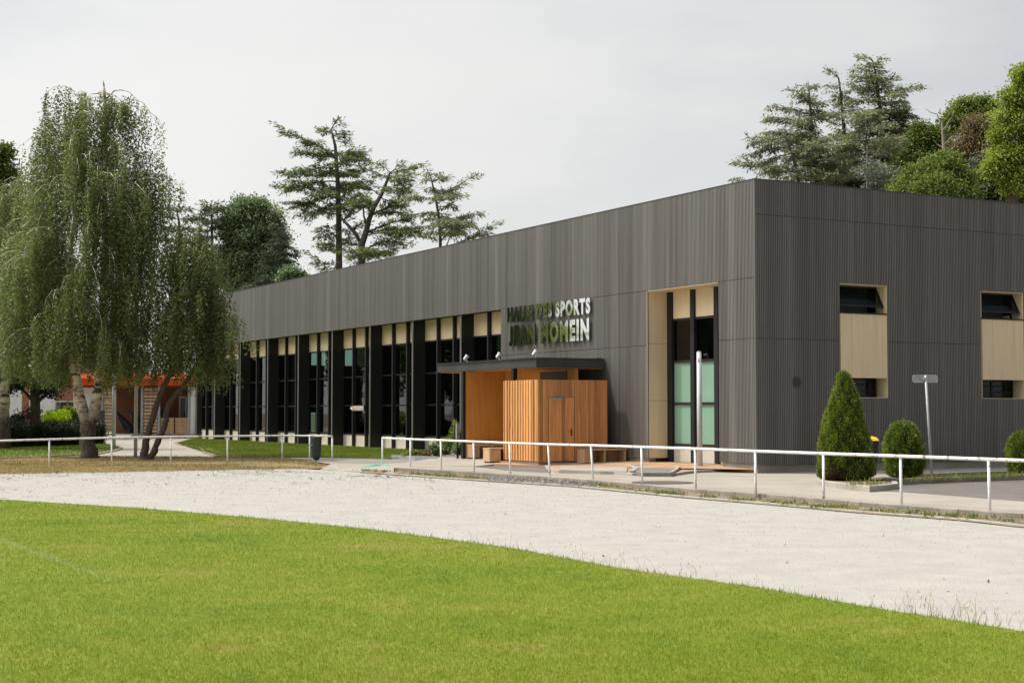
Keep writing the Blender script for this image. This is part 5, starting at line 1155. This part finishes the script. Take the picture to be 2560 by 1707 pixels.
def broadleaf(name, label, D, trunk, blobs, n, leaf, leafm, group, seed, clump=.42, barkm='bark', per=26, limbs=True, tone=.5, zbase=0.0):
    """blobs: (x, y, radius) in photo points plus depth; leafy clumps spread through each"""
    rg = np.random.default_rng(seed); k = D / FPX
    P0, R0 = trunk_px(trunk, D); 
    if P0[0][2] < P0[-1][2]: P0, R0 = P0[::-1], R0[::-1]
    base = np.array([P0[-1][0], P0[-1][1], zbase]); P0 = P0 + [base + (0, 0, -.2)]; R0 = R0 + [R0[-1] * 1.2]
    O_ = tuple(base); r = empty(name, O_); tag(r, label, 'tree', group)
    tm = MB(); tm.tube(P0[::-1], R0[::-1], 9)
    Cc, Dd, Rr = [], [], []
    vol = np.array([b[2] ** 2.4 for b in blobs]); vol = vol / vol.sum()
    for b, v in zip(blobs, vol):
        c = at(b[0], b[1], D + (b[3] if len(b) > 3 else 0)); R = b[2] * k
        if limbs:
            q = min(P0, key=lambda q: np.linalg.norm(q - c) + (3 if q[2] > c[2] else 0)); cv = curve3(q, c, .05 * np.linalg.norm(c - q), 6); tm.tube(cv, np.linspace(.10, .03, 6), 6)
        m = max(3, int(n * v / per)); bt = rg.normal() * .10
        for i in range(m):
            d = unit(rg.normal(size=3)); ro = R * rg.uniform(.25, 1) ** .45 * rg.uniform(.75, 1.32)
            p = c + d * ro * (1, 1, .85)
            if limbs and i % 5 == 0: tm.tube(curve3(c, p, .05 * R, 4), [.025, .018, .012, .006], 4)
            w_ = int(per * rg.uniform(.6, 1.4)); s_ = clump * rg.uniform(.7, 1.3)
            q = p + rg.normal(size=(w_, 3)) * (s_ * .55, s_ * .55, s_ * .38)
            Cc.append(q); Dd.append(unit(q - c) * .7 + rg.normal(size=(w_, 3)) * .8 + (0, 0, -.25))
            Rr.append(np.clip(tone + bt + rg.normal() * .12 + rg.normal(size=w_) * .17, 0, 1))
    C_ = np.concatenate(Cc); D_ = np.concatenate(Dd); n_ = len(C_)
    V = leaves(C_, D_, leaf[0] * rg.uniform(.7, 1.25, n_), leaf[1] * rg.uniform(.7, 1.25, n_), rg, flat=.3)
    tm.build('trunk', M[barkm], r, O_, smooth=True); quads('crown', V, M[leafm], r, np.concatenate(Rr), O_)
    return r
GL_ = 'leafy trees behind the right end of the hall'
broadleaf('oak_tree', 'dense green oak low over the roof at the right', 82, [(2330, 430, .2), (2335, 520, .3)], [(2300, 450, 42), (2350, 440, 48), (2395, 455, 40), (2260, 480, 26), (2330, 480, 45, -1.5), (2400, 490, 40, -1), (2360, 410, 30), (2285, 490, 30)], 42000, (.16, .10), 'oakleaf', GL_, 41, tone=.56)
broadleaf('oak_tree', 'tall green oak whose top shows above the rusty tree', 92, [(2435, 300, .2), (2440, 500, .3)], [(2420, 270, 26), (2465, 275, 26), (2390, 300, 22), (2440, 300, 38), (2480, 310, 30), (2370, 320, 18), (2450, 262, 18), (2400, 285, 20)], 32000, (.18, .115), 'oakleaf', GL_, 42, tone=.6)
broadleaf('oak_tree', 'dark green oak between the tallest right-hand cedar and the bare snag', 90, [(2310, 350, .15), (2320, 500, .25)], [(2305, 330, 20), (2330, 345, 26), (2290, 360, 26), (2345, 375, 32), (2300, 395, 34), (2340, 400, 30), (2270, 400, 24), (2297, 316, 8)], 24000, (.18, .11), 'oakleaf', GL_, 43, tone=.38)
broadleaf('beech_tree', 'rusty brown leaved tree in the right-hand group', 86, [(2430, 330, .12), (2440, 500, .2)], [(2435, 310, 22), (2440, 345, 30), (2420, 375, 34), (2450, 385, 34), (2475, 350, 22), (2425, 410, 26)], 16000, (.15, .09), 'brownleaf', GL_, 44, tone=.5, clump=.5)
broadleaf('lime_tree', 'bright yellow-green tree leaning in at the right edge', 80, [(2600, 240, .1), (2560, 330, .2), (2535, 440, .28), (2530, 520, .3)], [(2560, 190, 26), (2530, 250, 22), (2580, 240, 40), (2510, 290, 20), (2550, 310, 34), (2600, 310, 50), (2505, 340, 26), (2520, 390, 36), (2570, 390, 45), (2490, 420, 28), (2540, 450, 34), (2600, 440, 50), (2556, 205, 14), (2515, 237, 12)], 52000, (.165, .105), 'limeleaf', GL_, 45, tone=.6)
broadleaf('oak_tree', 'mid-green tree filling the right edge just above the roof', 84, [(2500, 430, .15), (2510, 520, .25)], [(2470, 460, 30), (2510, 470, 34), (2555, 470, 34), (2440, 480, 28), (2490, 500, 34), (2540, 500, 30)], 24000, (.16, .10), 'oakleaf', GL_, 46, tone=.4)
# bare dead tree
rgd = np.random.default_rng(7); D = 84
b0 = at(2362, 480, D); b0[2] = 0
ds = empty('dead_tree', tuple(b0)); tag(ds, 'bare grey dead tree standing between the leafy trees on the right', 'tree')
dt_ = MB(); pts = [at(*kr(x, y), D) for x, y in ((1690, 580), (1705, 700), (1715, 820), (1722, 930), (1730, 1180))]
dt_.tube([b0 - (0, 0, .2)] + pts[::-1], [.2, .17, .14, .11, .07, .015], 8)
for br in (((1705, 640), (1660, 590), (1570, 548)), ((1712, 720), (1760, 640), (1790, 560)), ((1716, 840), (1790, 760), (1850, 740)), ((1690, 585), (1688, 560), (1690, 540)), ((1718, 860), (1660, 830), (1640, 800)), ((1722, 930), (1800, 850), (1845, 770)), ((1725, 1000), (1560, 940), (1500, 900))):
    pp = [at(*kr(*q), D + rgd.normal() * .3) for q in br]; fp = []
    for a, b in zip(pp, pp[1:]): fp += [a, (a + b) / 2 + rgd.normal(size=3) * .08]
    dt_.tube(fp + [pp[-1]], np.linspace(.05, .01, len(fp) + 1), 6)
dt_.build('trunk', M['deadbark'], ds, tuple(b0), smooth=True)

# trees left of the roof line, and those outside the left of the picture that the glass and the letters mirror
GM = 'trees beyond the far end of the hall'
broadleaf('ash_tree', 'round leafy ash rising behind the far end of the hall roof', 112, [(625, 560, .3), (625, 720, .4)], [(610, 530, 38), (655, 540, 40), (585, 580, 36), (640, 590, 52), (690, 600, 28), (570, 640, 32), (620, 650, 56), (670, 650, 44), (560, 690, 34), (610, 710, 50), (660, 700, 44), (640, 520, 26), (590, 545, 26), (700, 560, 16)], 70000, (.21, .12), 'ashleaf', GM, 51, tone=.5, clump=.5)
conifer('fir_tree', 'dark narrow conifer tucked against the right of the round ash', 108, [(695, 560, .03), (692, 620, .12), (690, 700, .18)], [], GM, 'cedarleaf', 'cedarbark', 52, spread=1.0, leaf=(.34, .10), autob=(6.5, 15.2, 46, [(0, 3.0), (.6, 2.1), (1, .4)], .05), tone=.22)
broadleaf('small_tree', 'low bushy tree peeping over the roof right of the ash', 106, [(735, 690, .1), (735, 720, .12)], [(728, 685, 14), (745, 694, 12), (716, 694, 14), (760, 700, 8)], 4000, (.24, .14), 'ashleaf', GM, 53, tone=.55)
ca = lambda x, y: e1(x, y)
conifer('cedar_tree', 'flat-topped dark conifer between the birches and the ash', 112, [(*ca(1380, 935), .05), (*ca(1382, 1050), .16), (*ca(1385, 1230), .24), (*ca(1390, 1450), .3)], [
    ([ca(1380, 970), ca(1340, 945), ca(1300, 935)], .4, 1.0), ([ca(1380, 960), ca(1420, 935), ca(1435, 938)], -.4, .9), ([ca(1382, 1010), ca(1330, 1000), ca(1280, 985)], .8, 1.0), ([ca(1382, 1010), ca(1440, 985), ca(1495, 962)], -.6, 1.0), ([ca(1382, 1060), ca(1330, 1040), ca(1285, 1050)], -1, 1.1), ([ca(1382, 1060), ca(1430, 1030), ca(1480, 1020)], 1, 1.1), ([ca(1384, 1110), ca(1330, 1100), ca(1300, 1110)], .6, 1.0), ([ca(1384, 1110), ca(1430, 1100), ca(1475, 1080)], -.8, 1.0), ([ca(1384, 1160), ca(1340, 1160), ca(1310, 1170)], -.8, 1.0), ([ca(1384, 1160), ca(1420, 1150), ca(1455, 1140)], .8, 1.0), ([ca(1384, 1210), ca(1350, 1210), ca(1320, 1200)], .5, .9), ([ca(1384, 1000), ca(1400, 990), ca(1410, 985)], -1.8, 1.2), ([ca(1384, 1080), ca(1400, 1080), ca(1380, 1070)], -2, 1.2)],
    GM, 'cedarleaf', 'cedarbark', 54, spread=1.0, leaf=(.34, .10), tone=.32)
conifer('cedar_tree', 'dark conifer with a ragged top just right of the tall birch', 108, [(*ca(1150, 960), .05), (*ca(1170, 1060), .18), (*ca(1180, 1300), .28), (*ca(1185, 1500), .33)], [
    ([ca(1155, 990), ca(1100, 960), ca(1060, 965)], .4, 1.1), ([ca(1160, 990), ca(1210, 970), ca(1250, 985)], -.5, 1.0), ([ca(1168, 1040), ca(1100, 1020), ca(1040, 1000)], -.6, 1.2), ([ca(1168, 1040), ca(1230, 1030), ca(1280, 1060)], .6, 1.1), ([ca(1172, 1110), ca(1100, 1090), ca(1030, 1100)], .8, 1.2), ([ca(1172, 1110), ca(1240, 1100), ca(1285, 1130)], -.8, 1.1), ([ca(1176, 1190), ca(1100, 1180), ca(1040, 1180)], -1, 1.2), ([ca(1176, 1190), ca(1240, 1180), ca(1280, 1190)], 1, 1.1), ([ca(1180, 1280), ca(1110, 1270), ca(1060, 1290)], .6, 1.2), ([ca(1180, 1280), ca(1250, 1260), ca(1290, 1280)], -.6, 1.2)],
    GM, 'cedarleaf', 'cedarbark', 55, spread=1.1, leaf=(.34, .10), tone=.4)
broadleaf('broadleaf_tree', 'bright leafy tree at the left edge behind the birches', 90, [(5, 480, .15), (5, 700, .3)], [(5, 385, 22), (20, 430, 26), (-20, 420, 40), (0, 480, 40), (-50, 500, 50), (30, 520, 30), (-30, 590, 60), (12, 368, 10)], 24000, (.22, .14), 'oakleaf', 'trees behind the birches', 56, tone=.5)
broadleaf('broadleaf_tree', 'dark ivy-grown tree behind the hedge with low leafy boughs', 71, [(86, 940, .2), (88, 1010, .23), (88, 1076, .26)], [(60, 900, 36), (110, 905, 36), (150, 930, 20), (40, 960, 20), (128, 975, 18), (20, 930, 24), (100, 960, 22), (48, 1050, 14), (80, 1035, 14), (165, 955, 12)], 12000, (.13, .085), 'darkleaf', 'trees behind the birches', 57, tone=.55, clump=.34)
GO = 'trees outside the left of the picture'
for i, (px, D, s_, lm, lab) in enumerate(((-366, 72.8, 1.05, 'limeleaf', 'leafy green tree just left of the birches, mirrored in the left letters'), (-620, 78.5, 1.1, 'limeleaf', 'green tree between the other mirrored trees on the left'), (-420, 84, 1.0, 'oakleaf', 'broad green tree standing off to the left, mirrored in the lettering'), (-760, 60, 1.0, 'ashleaf', 'dark green tree farther left, mirrored in the lettering'), (-250, 118, 1.15, 'ashleaf', 'large tree left of the pavilion, mirrored in the window bays'), (-620, 100, 1.2, 'oakleaf', 'large round tree left of the apartment house'), (-1050, 64, .9, 'oakleaf', 'green tree farthest to the left along the track'))):
    u = FPX / D * s_                                                 # photo points per metre there
    broadleaf('broadleaf_tree', lab, D, [(px, 1029 - 7 * u, .2), (px, 1029, .3)], [(px + a * u, 1029 - z * u, q * u, d) for a, z, q, d in ((0, 7, 3.2, 0), (-2.6, 5, 2.8, 1), (2.6, 5.2, 2.8, -1), (0, 9.4, 2.4, 0), (-1.5, 8, 2.4, -1.5), (1.6, 8.2, 2.4, 1.5), (0, 4.2, 2.8, -2.2), (-2.2, 2.8, 2.0, -1), (2.2, 2.8, 2, 1))], 13000, (.34, .22), lm, GO, 60 + i, tone=.45, clump=.6, limbs=False)

# ------------------------------------------------------------------ hedge, shrubs, topiary
def leafy(name, label, cat, pts_fn, n, leaf, leafm, seed, O_, group=None, core=None, corem='yewcore', tone=.5, stem=None):
    rg = np.random.default_rng(seed); C_, D_ = pts_fn(rg, n); r = empty(name, O_); tag(r, label, cat, group); n = len(C_)
    V = leaves(C_, D_, leaf[0] * rg.uniform(.7, 1.3, n), leaf[1] * rg.uniform(.7, 1.3, n), rg)
    nzv = np.sin(C_[:, 0] * 5.1 + seed) * np.sin(C_[:, 1] * 4.3) * np.sin(C_[:, 2] * 6.2)
    quads('foliage', V, M[leafm], r, np.clip(tone + .14 * nzv + rg.normal(size=n) * .2, 0, 1), O_)
    if core: core.build('dark_core', M[corem], r, O_)  # dark solid added to fill the shaded inside and block the view
    return r
def hedge(name, label, a, b, dep, h, seed, n, leafm='darkleaf'):
    a, b = np.array(a), np.array(b); L = np.linalg.norm(b - a); d = (b - a) / L; s_ = np.array([-d[1], d[0], 0])
    def fn(rg, n):
        u, v, q = rg.random(n) * L, rg.random(n), rg.random(n); f = rg.random(n)
        top = f < .35; x = np.where(top, v * dep, np.where(rg.random(n) < .75, 0, dep)) ; z = np.where(top, h, q * h)
        bump = .07 * np.sin(u * 2.1) + .05 * np.sin(u * 5.3 + z * 4)
        C_ = a + d * u[:, None] + s_ * (x + bump * np.where(top, 0, -1))[:, None] + np.array([0, 0, 1]) * (z + bump * top)[:, None] + rg.normal(size=(n, 3)) * .05
        return C_, rg.normal(size=(n, 3)) + np.where(top[:, None], [[0, 0, 1.]], -s_[None])
    core = MB(); q = [a + s_ * .08, b + s_ * .08, b + s_ * (dep - .08), a + s_ * (dep - .08)]; core.prism([(p[0], p[1]) for p in q], .05, h - .07)
    return leafy(name, label, 'hedge', fn, n, (.085, .055), leafm, seed, tuple(a), core=core, tone=.4)
hedge('hedge', 'long dark clipped hedge on the left behind the small lawn', G(-200, 1126, .12), G(205, 1112, .12), 1.4, .98, 71, 26000)
hedge('hedge', 'short clipped hedge block between the birch trunk and the pavilion', G(212, 1111, .12), G(263, 1108.5, .12), 1.2, 1.05, 72, 7000)
def shrub(name, label, x, y, z, rx, rz, seed, n, leaf, leafm, group=None, tone=.5, cat='shrub'):
    def fn(rg, n):
        nb = 14; bc = unit(rg.normal(size=(nb, 3)) * (1, 1, .8)) * rg.uniform(.3, .75, (nb, 1)); i = rg.integers(0, nb, n)
        d = unit(rg.normal(size=(n, 3))); p = bc[i] + d * .38 * rg.random((n, 1)) ** .4
        C_ = np.array([x, y, z + rz]) + p * np.array([rx, rx, rz]); C_[:, 2] = np.maximum(C_[:, 2], z + .02); return C_, p + rg.normal(size=(n, 3)) * .6
    st_ = MB(); rg = np.random.default_rng(seed + 500)
    for i in range(7):
        a = rg.uniform(0, 6.28); st_.tube(curve3((x, y, z - .05), (x + rx * .6 * math.cos(a), y + rx * .6 * math.sin(a), z + rz * rg.uniform(.7, 1.5)), .05, 4), [.018, .014, .01, .005], 5)
    r = leafy(name, label, cat, fn, n, leaf, leafm, seed, (x, y, z), group, core=None, tone=tone)
    st_.build('stem', M['bark'], r, (x, y, z)); return r
GS = 'bright shrubs behind the hedge'
for i, (px, py, D, rx, h, lab, lm) in enumerate(((150, 1085, 76, 1.05, 1.0, 'yellow-green shrub glowing behind the hedge, right of the ivy-grown tree', 'brightleaf'), (122, 1085, 78, .8, 1.15, 'fresh green shrub against the ivy-grown trunk', 'oakleaf'), (172, 1085, 80, .75, 1.35, 'green shrub beside the white pavilion wall', 'oakleaf'), (40, 1085, 74, .7, 1.0, 'thin dark shrub between the two left trunks', 'darkleaf'))):
    p = at(px, 1029, D); shrub('shrub', lab, p[0], D, .1, rx, h / 1.15, 80 + i, 5200, (.12, .08), lm, GS, tone=.55)
GP = 'plants in the bed beside the porch'
for i, (px, py, rx, h, lab, lm) in enumerate(((1137, 1135, .34, .62, 'tall leafy climber at the black post of the porch wall', 'oakleaf'), (1112, 1138, .42, .33, 'reddish-tipped green shrub in the bed left of the porch', 'oakleaf'), (1088, 1140, .30, .24, 'small green shrub next to the metal bed edging', 'ashleaf'), (1146, 1139, .22, .3, 'low green plant at the foot of the climber', 'ashleaf'), (1060, 1142, .3, .13, 'low rusty ground plant behind the metal edging', 'brownleaf'), (1030, 1142, .38, .13, 'low green ground plant at the lawn end of the metal edging', 'oakleaf'))):
    p = G(px, py, .2); shrub('bed_plant', lab, p[0], p[1], .18, rx, h, 90 + i, 1500 if h > .2 else 700, (.085, .055), lm, GP, tone=.6, cat='plant')

def topiary(label, x, y, z, prof, seed, n, group='clipped yews on the kerbed islands', brown=None):
    """prof: (radius, height) outline from bottom to top"""
    hs = np.array([p[1] for p in prof]); rs = np.array([p[0] for p in prof])
    rg = np.random.default_rng(seed); zz = np.linspace(hs[0], hs[-1], 300); rr = np.interp(zz, hs, rs); wts = rr + .03; wts /= wts.sum()
    zi = rg.choice(zz, size=n, p=wts) + rg.normal(size=n) * .01; ph = rg.uniform(0, 2 * math.pi, n)
    lump = .018 * np.sin(ph * 3 + zi * 4 + seed) + .016 * np.sin(ph * 7 - zi * 9) + .014 * np.sin(ph * 13 + zi * 17) + rg.normal(size=n) * .018
    r0 = np.maximum(np.interp(zi, hs, rs) + lump, .01) * (1 - .10 * rg.random(n) ** 3)
    C_ = np.c_[x + r0 * np.cos(ph), y + r0 * np.sin(ph), z + zi]
    D_ = np.c_[np.cos(ph), np.sin(ph), np.full(n, .55)] + rg.normal(size=(n, 3)) * .55
    r = empty('clipped_yew', (x, y, z)); tag(r, label, 'topiary', group)
    V = leaves(C_, D_, .055 * rg.uniform(.7, 1.4, n), .020 * rg.uniform(.7, 1.4, n), rg)
    tn = np.clip(.48 + .12 * np.sin(ph * 5 + zi * 7) + lump * 5.0 + rg.normal(size=n) * .2, 0, 1)
    if brown is not None:
        b0, b1, h1 = brown; noise = .16 * np.sin(ph * 9 + zi * 8) + rg.normal(size=n) * .10
        isb = (zi < h1 + noise) & (ph > b0 + noise) & (ph < b1 + noise)
        quads('scorched_foliage', V[isb], M['yewbrown'], r, rg.random(isb.sum()), (x, y, z)); V, tn = V[~isb], tn[~isb]
    quads('foliage', V, M['yewleaf'], r, tn, (x, y, z))
    core = MB().lathe([(max(a - .055, .01), h) for a, h in prof], 28, c=(x, y)); core.v = [(a, b, c + z) for a, b, c in core.v]; core.build('dark_core', M['yewcore'], r, (x, y, z), smooth=True)
    MB().tube([(x, y, z - .2), (x, y, z + .3)], [.07, .05], 8).build('trunk', M['bark'], r, (x, y, z))
    return r
ZI = .2
topiary('tall cone of clipped yew with scorched brown patches at its foot', *at(2111, 1029, 34.2)[:2], ZI, [(.44, .0), (.56, .08), (.60, .25), (.57, .60), (.51, .98), (.42, 1.36), (.31, 1.74), (.18, 2.13), (.07, 2.42), (.0, 2.48)], 101, 34000, brown=(3.3, 4.5, .30))
topiary('egg-shaped clipped yew between the cone and the road sign', *at(2258, 1029, 36.1)[:2], ZI - .02, [(.24, .0), (.36, .06), (.425, .25), (.45, .5), (.42, .8), (.33, 1.08), (.2, 1.27), (.08, 1.34), (.0, 1.35)], 102, 17000)
topiary('rounded clipped yew cut off by the right edge', *at(2562, 1029, 37.6)[:2], ZI - .02, [(.28, .0), (.38, .08), (.43, .35), (.42, .6), (.35, .85), (.22, 1.02), (.1, 1.09), (.0, 1.1)], 103, 15000)
# ------------------------------------------------------------------ grass blades, weeds, litter
def tri_sample(poly3, n, rg, fall=0.0, d0=9.0):
    bm = bmesh.new(); f = bm.faces.new([bm.verts.new(p) for p in poly3]); bmesh.ops.triangulate(bm, faces=bm.faces[:], ngon_method='EAR_CLIP')
    T_ = np.array([[v.co[:] for v in q.verts] for q in bm.faces]); bm.free()
    # split large triangles so that density can fall off with distance
    for _ in range(7 if fall else 0):
        big = np.max(np.linalg.norm(T_ - np.roll(T_, 1, 1), axis=2), axis=1) > 1.2
        if not big.any(): break
        B_ = T_[big]; a, b, c = B_[:, 0], B_[:, 1], B_[:, 2]; ab, bc, ca_ = (a + b) / 2, (b + c) / 2, (c + a) / 2
        T_ = np.concatenate([T_[~big], np.stack([a, ab, ca_], 1), np.stack([ab, b, bc], 1), np.stack([ca_, bc, c], 1), np.stack([ab, bc, ca_], 1)])
    ar = np.linalg.norm(np.cross(T_[:, 1] - T_[:, 0], T_[:, 2] - T_[:, 0]), axis=1) / 2; ce = T_.mean(1); dist = np.linalg.norm(ce[:, :2], axis=1)
    w_ = ar * (np.maximum(dist, d0) / d0) ** (-fall)
    inview = (ce[:, 1] > 4) & (np.abs(ce[:, 0]) < .40 * ce[:, 1] + 1.5); w_ = np.where(inview, w_, 0); w_ /= w_.sum()
    i = rg.choice(len(T_), size=n, p=w_); u, v = rg.random(n), rg.random(n); s_ = u + v > 1; u[s_], v[s_] = 1 - u[s_], 1 - v[s_]
    t = T_[i]; return t[:, 0] + (t[:, 1] - t[:, 0]) * u[:, None] + (t[:, 2] - t[:, 0]) * v[:, None]
def blades(name, C_, h, wd, m, rg, lean=.5, label=None, cat=None, rnd=None):
    n = len(C_); dist = np.linalg.norm(C_[:, :2], axis=1); ph = rg.uniform(0, 2 * math.pi, n); H = h * rg.uniform(.5, 1.3, n); W_ = (wd * rg.uniform(.7, 1.3, n)) * np.maximum(1, dist / 14)
    s_ = np.c_[np.cos(ph), np.sin(ph), np.zeros(n)]; tip = np.c_[rg.normal(size=n) * lean, rg.normal(size=n) * lean, np.ones(n)] * H[:, None]
    V = np.stack([C_ - s_ * W_[:, None] / 2, C_ + s_ * W_[:, None] / 2, C_ + tip], 1)
    o = quads(name, V, m, None, rnd); tag(o, label, cat, None, 'stuff'); return o
rg = np.random.default_rng(200)
near = [p for p in ledge if True] + [(12, 7, .022), (3.2, 7.5, .022), (-4, 7.5, .022), (-16, 26, .022)]
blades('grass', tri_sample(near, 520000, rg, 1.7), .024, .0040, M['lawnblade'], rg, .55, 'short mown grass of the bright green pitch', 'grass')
blades('grass', tri_sample(hall_lawn_poly, 60000, rg), .045, .008, M['hallblade'], rg, .5, 'short grass of the strip of lawn along the hall', 'grass')
blades('grass', tri_sample(left_lawn_poly, 14000, rg), .05, .008, M['hallblade'], rg, .5, 'shaded grass of the small lawn before the hedge', 'grass')
vp = [(p[0], p[1], .01) for p in trk[:6]] + P3([(800, 1170, .014), (828, 1164.5, .055)]) + [(p[0], p[1], .104) for p in vtop[:-2][::-1]]
blades('grass', tri_sample(vp, 42000, rg), .05, .008, M['vergeblade'], rg, .7, 'dry yellowed grass under the birches behind the rail', 'grass')
# weeds along the kerbs under the rail
ws = []; tn = []
line = polyline([np.array(G(x, y, .02)) for x, y in ((905, 1177), (1000, 1183), (1100, 1190), (1230, 1199), (1490, 1213), (1610, 1229), (1740, 1241), (1890, 1253), (2060, 1268), (2254, 1282), (2475, 1299), (2700, 1322))], .12)
for p in line:
    px_ = IW / 2 + FPX * p[0] / p[1]
    if 1240 < px_ < 1480 or rg.random() < .52: continue
    for j in range(rg.integers(1, 4)):
        c = p + np.array([rg.normal() * .10, rg.normal() * .12, 0]); m = int(rg.uniform(8, 34)); s_ = rg.uniform(.03, .09); t0 = rg.choice([.25, .45, .75, .9], p=[.25, .3, .25, .2])
        ws.append(c + rg.normal(size=(m, 3)) * (s_, s_, .01) + (0, 0, .01)); tn.append(np.clip(t0 + rg.normal(size=m) * .12, 0, 1))
ws = np.concatenate(ws); tn = np.concatenate(tn); n = len(ws); Dw = rg.normal(size=(n, 3)) * (.8, .8, .3) + (0, 0, .9)
o = quads('weeds', leaves(ws, Dw, .07 * rg.uniform(.5, 1.3, n), .022 * rg.uniform(.6, 1.3, n), rg), M['weed'], None, tn); tag(o, 'tufts of weeds and dry grass at the foot of the white rail', 'weeds', None, 'stuff')
# stalks and weeds where pitch and track meet
st_ = []; rn = []
el = polyline(ledge[2:10], .05)
for p in el:
    for j in range(rg.integers(0, 4)):
        c = np.array(p) + np.array([rg.normal() * .05, rg.normal() * .05, -.01]); h = rg.uniform(.02, .07); l_ = rg.normal(size=3) * (.35, .35, 0) + (0, 0, 1); s_ = unit(rg.normal(size=3) * (1, 1, 0)) * .006
        st_.append([c - s_, c + s_, c + l_ * h]); rn.append(rg.uniform(.6, 1))
V = np.array(st_); o = quads('weeds', V, M['weed'], None, np.array(rn) * .6); tag(o, 'ragged grass fringe where the pitch meets the track', 'weeds', None, 'stuff')
st_ = []; rn = []
for px_, dens, hh in ((925, 3, .14), (945, 4, .16), (1165, 3, .16), (1240, 6, .18), (1275, 4, .15), (1330, 5, .16), (1450, 9, .2), (1500, 8, .18), (1600, 4, .2), (1690, 10, .2), (1860, 5, .14), (2000, 4, .12), (2220, 14, .2), (2340, 16, .22), (2400, 16, .24), (2450, 12, .2), (2530, 14, .2), (30, 3, .1)):
    py_ = np.interp(px_, [q[0] for q in LEDGE], [q[1] for q in LEDGE]); b = np.array(G(px_, py_, .0))
    for j in range(dens):
        c = b + np.array([rg.normal() * .22, rg.normal() * .08, 0]); h = hh * rg.uniform(.4, 1.0); l_ = unit(rg.normal(size=3) * (.35, .2, 0) + (0, 0, 1)); s_ = np.array([.0024, 0, 0]); mid = c + l_ * h * .6; tip = c + l_ * h + rg.normal(size=3) * (.05, .03, .0)
        st_.append([c - s_, c + s_, mid + s_ * .6, mid - s_ * .6]); st_.append([mid - s_ * .6, mid + s_ * .6, tip + s_ * .4, tip - s_ * .4]); q = tip; z_ = rg.uniform(.3, 1); st_.append([q + np.array((-.004, 0, -.010)) * z_, q + np.array((.004, 0, -.010)) * z_, q + np.array((.003, 0, .012)) * z_, q + np.array((-.003, 0, .012)) * z_]); rn += [rg.random()] * 3
o = quads('weeds', np.array(st_), M['straw'], None, rn); tag(o, 'dry seed stalks standing along the edge of the pitch', 'weeds', None, 'stuff')
# weeds on the right-hand islands
ws = []
for (a, b, m) in (((2330, 1199), (2560, 1191), 420), ((2120, 1215), (2200, 1211), 110), ((2260, 1203), (2330, 1200), 60)):
    pa, pb = np.array(G(*a, .2)), np.array(G(*b, .2)); f = rg.random((m, 1)); ws.append(pa + (pb - pa) * f + rg.normal(size=(m, 3)) * (.1, .16, 0))
ws = np.concatenate(ws); n = len(ws); o = quads('weeds', leaves(ws, rg.normal(size=(n, 3)) * (.4, .4, .1) + (0, 0, 1), .12 * rg.uniform(.4, 1.6, n), .02 * rg.uniform(.7, 1.3, n), rg), M['weed'], None, rg.uniform(.2, .9, n)); tag(o, 'weeds growing in the kerbed islands beside the yews', 'weeds', None, 'stuff')
# dry leaves and twigs on the track, thickest along the verge on the left
f = rg.random(5200); px_ = -150 + f * 1250; e_ = np.interp(px_, [q[0] for q in TRK], [q[1] for q in TRK]); py_ = e_ + rg.exponential(13, 5200) * np.interp(px_, [0, 500, 1000], [1.4, 1.0, .5])
C_ = np.array([G(a, b, .004) for a, b in zip(px_, py_)]); cl_ = np.sin(C_[:, 0] * 1.3 + 2 * np.sin(C_[:, 1] * .7)) + np.sin(C_[:, 0] * 3.1 + C_[:, 1] * 2.2) + rg.normal(size=len(C_)) * .8; C_ = C_[cl_ > .2]; n = len(C_)
o = quads('litter', leaves(C_, rg.normal(size=(n, 3)) * (1, 1, .06) + (0, 0, .05), .14 * rg.uniform(.4, 1.6, n), .035 * rg.uniform(.5, 1.6, n), rg, flat=1.0), M['litter'], None, rg.random(n)); tag(o, 'brown leaf litter and twigs scattered on the gravel track', 'litter', None, 'stuff')
C_ = []
for i in range(170): a = G(rg.uniform(100, 2600), 0 + np.interp(rg.random(), [0, 1], [1190, 1540]), .004); C_.append(a)
C_ = np.array(C_); n = len(C_); o = quads('litter', leaves(C_, rg.normal(size=(n, 3)) * (1, 1, .06) + (0, 0, .12), .045 * rg.uniform(.5, 1.5, n), .03 * rg.uniform(.5, 1.3, n), rg, flat=.6), M['litter'], None, rg.random(n) * .5); tag(o, 'a few dark leaves lying on the pale track', 'litter', None, 'stuff')
m = 26000; tp_ = tri_sample([(p[0], p[1], .004) for p in trk[1:-1]] + [(p[0], p[1], .004) for p in ledge[1:-1][::-1]], m, rg, 1.2, 14.0); dd_ = np.linalg.norm(tp_[:, :2], axis=1)
o = quads('gravel', leaves(tp_, rg.normal(size=(m, 3)) * (1, 1, .25), .009 * rg.uniform(.5, 1.6, m) * np.maximum(1, dd_ / 16), .008 * rg.uniform(.5, 1.6, m) * np.maximum(1, dd_ / 16), rg, flat=.7), M['grit'], None, rg.random(m)); tag(o, 'loose pale grit on the running track', 'grit', None, 'stuff')
# grey gravel spilt along the retaining kerb
m = 7000; t = rg.random(m); C_ = np.array([G(np.interp(q, [0, 1], [1225, 1495]) + rg.normal() * 6, np.interp(q, [0, .5, 1], [1197, 1204, 1214]) + rg.uniform(-5, 5), .02) for q in t])
sm = []; tnn = []
for c in C_:
    s_ = rg.uniform(.006, .02); d = rg.normal(size=(4, 3)) * s_; a, b, e_, g_ = c + d + (0, 0, s_ * .6); sm += [[a, b, e_], [a, e_, g_], [a, g_, b], [b, g_, e_]]
o = quads('gravel', np.array(sm), M['stone'], None); tag(o, 'spilt grey gravel heaped along the retaining kerb', 'gravel', None, 'stuff')
print('vertices', sum(len(o.data.vertices) for o in bpy.data.objects if o.type == 'MESH'))
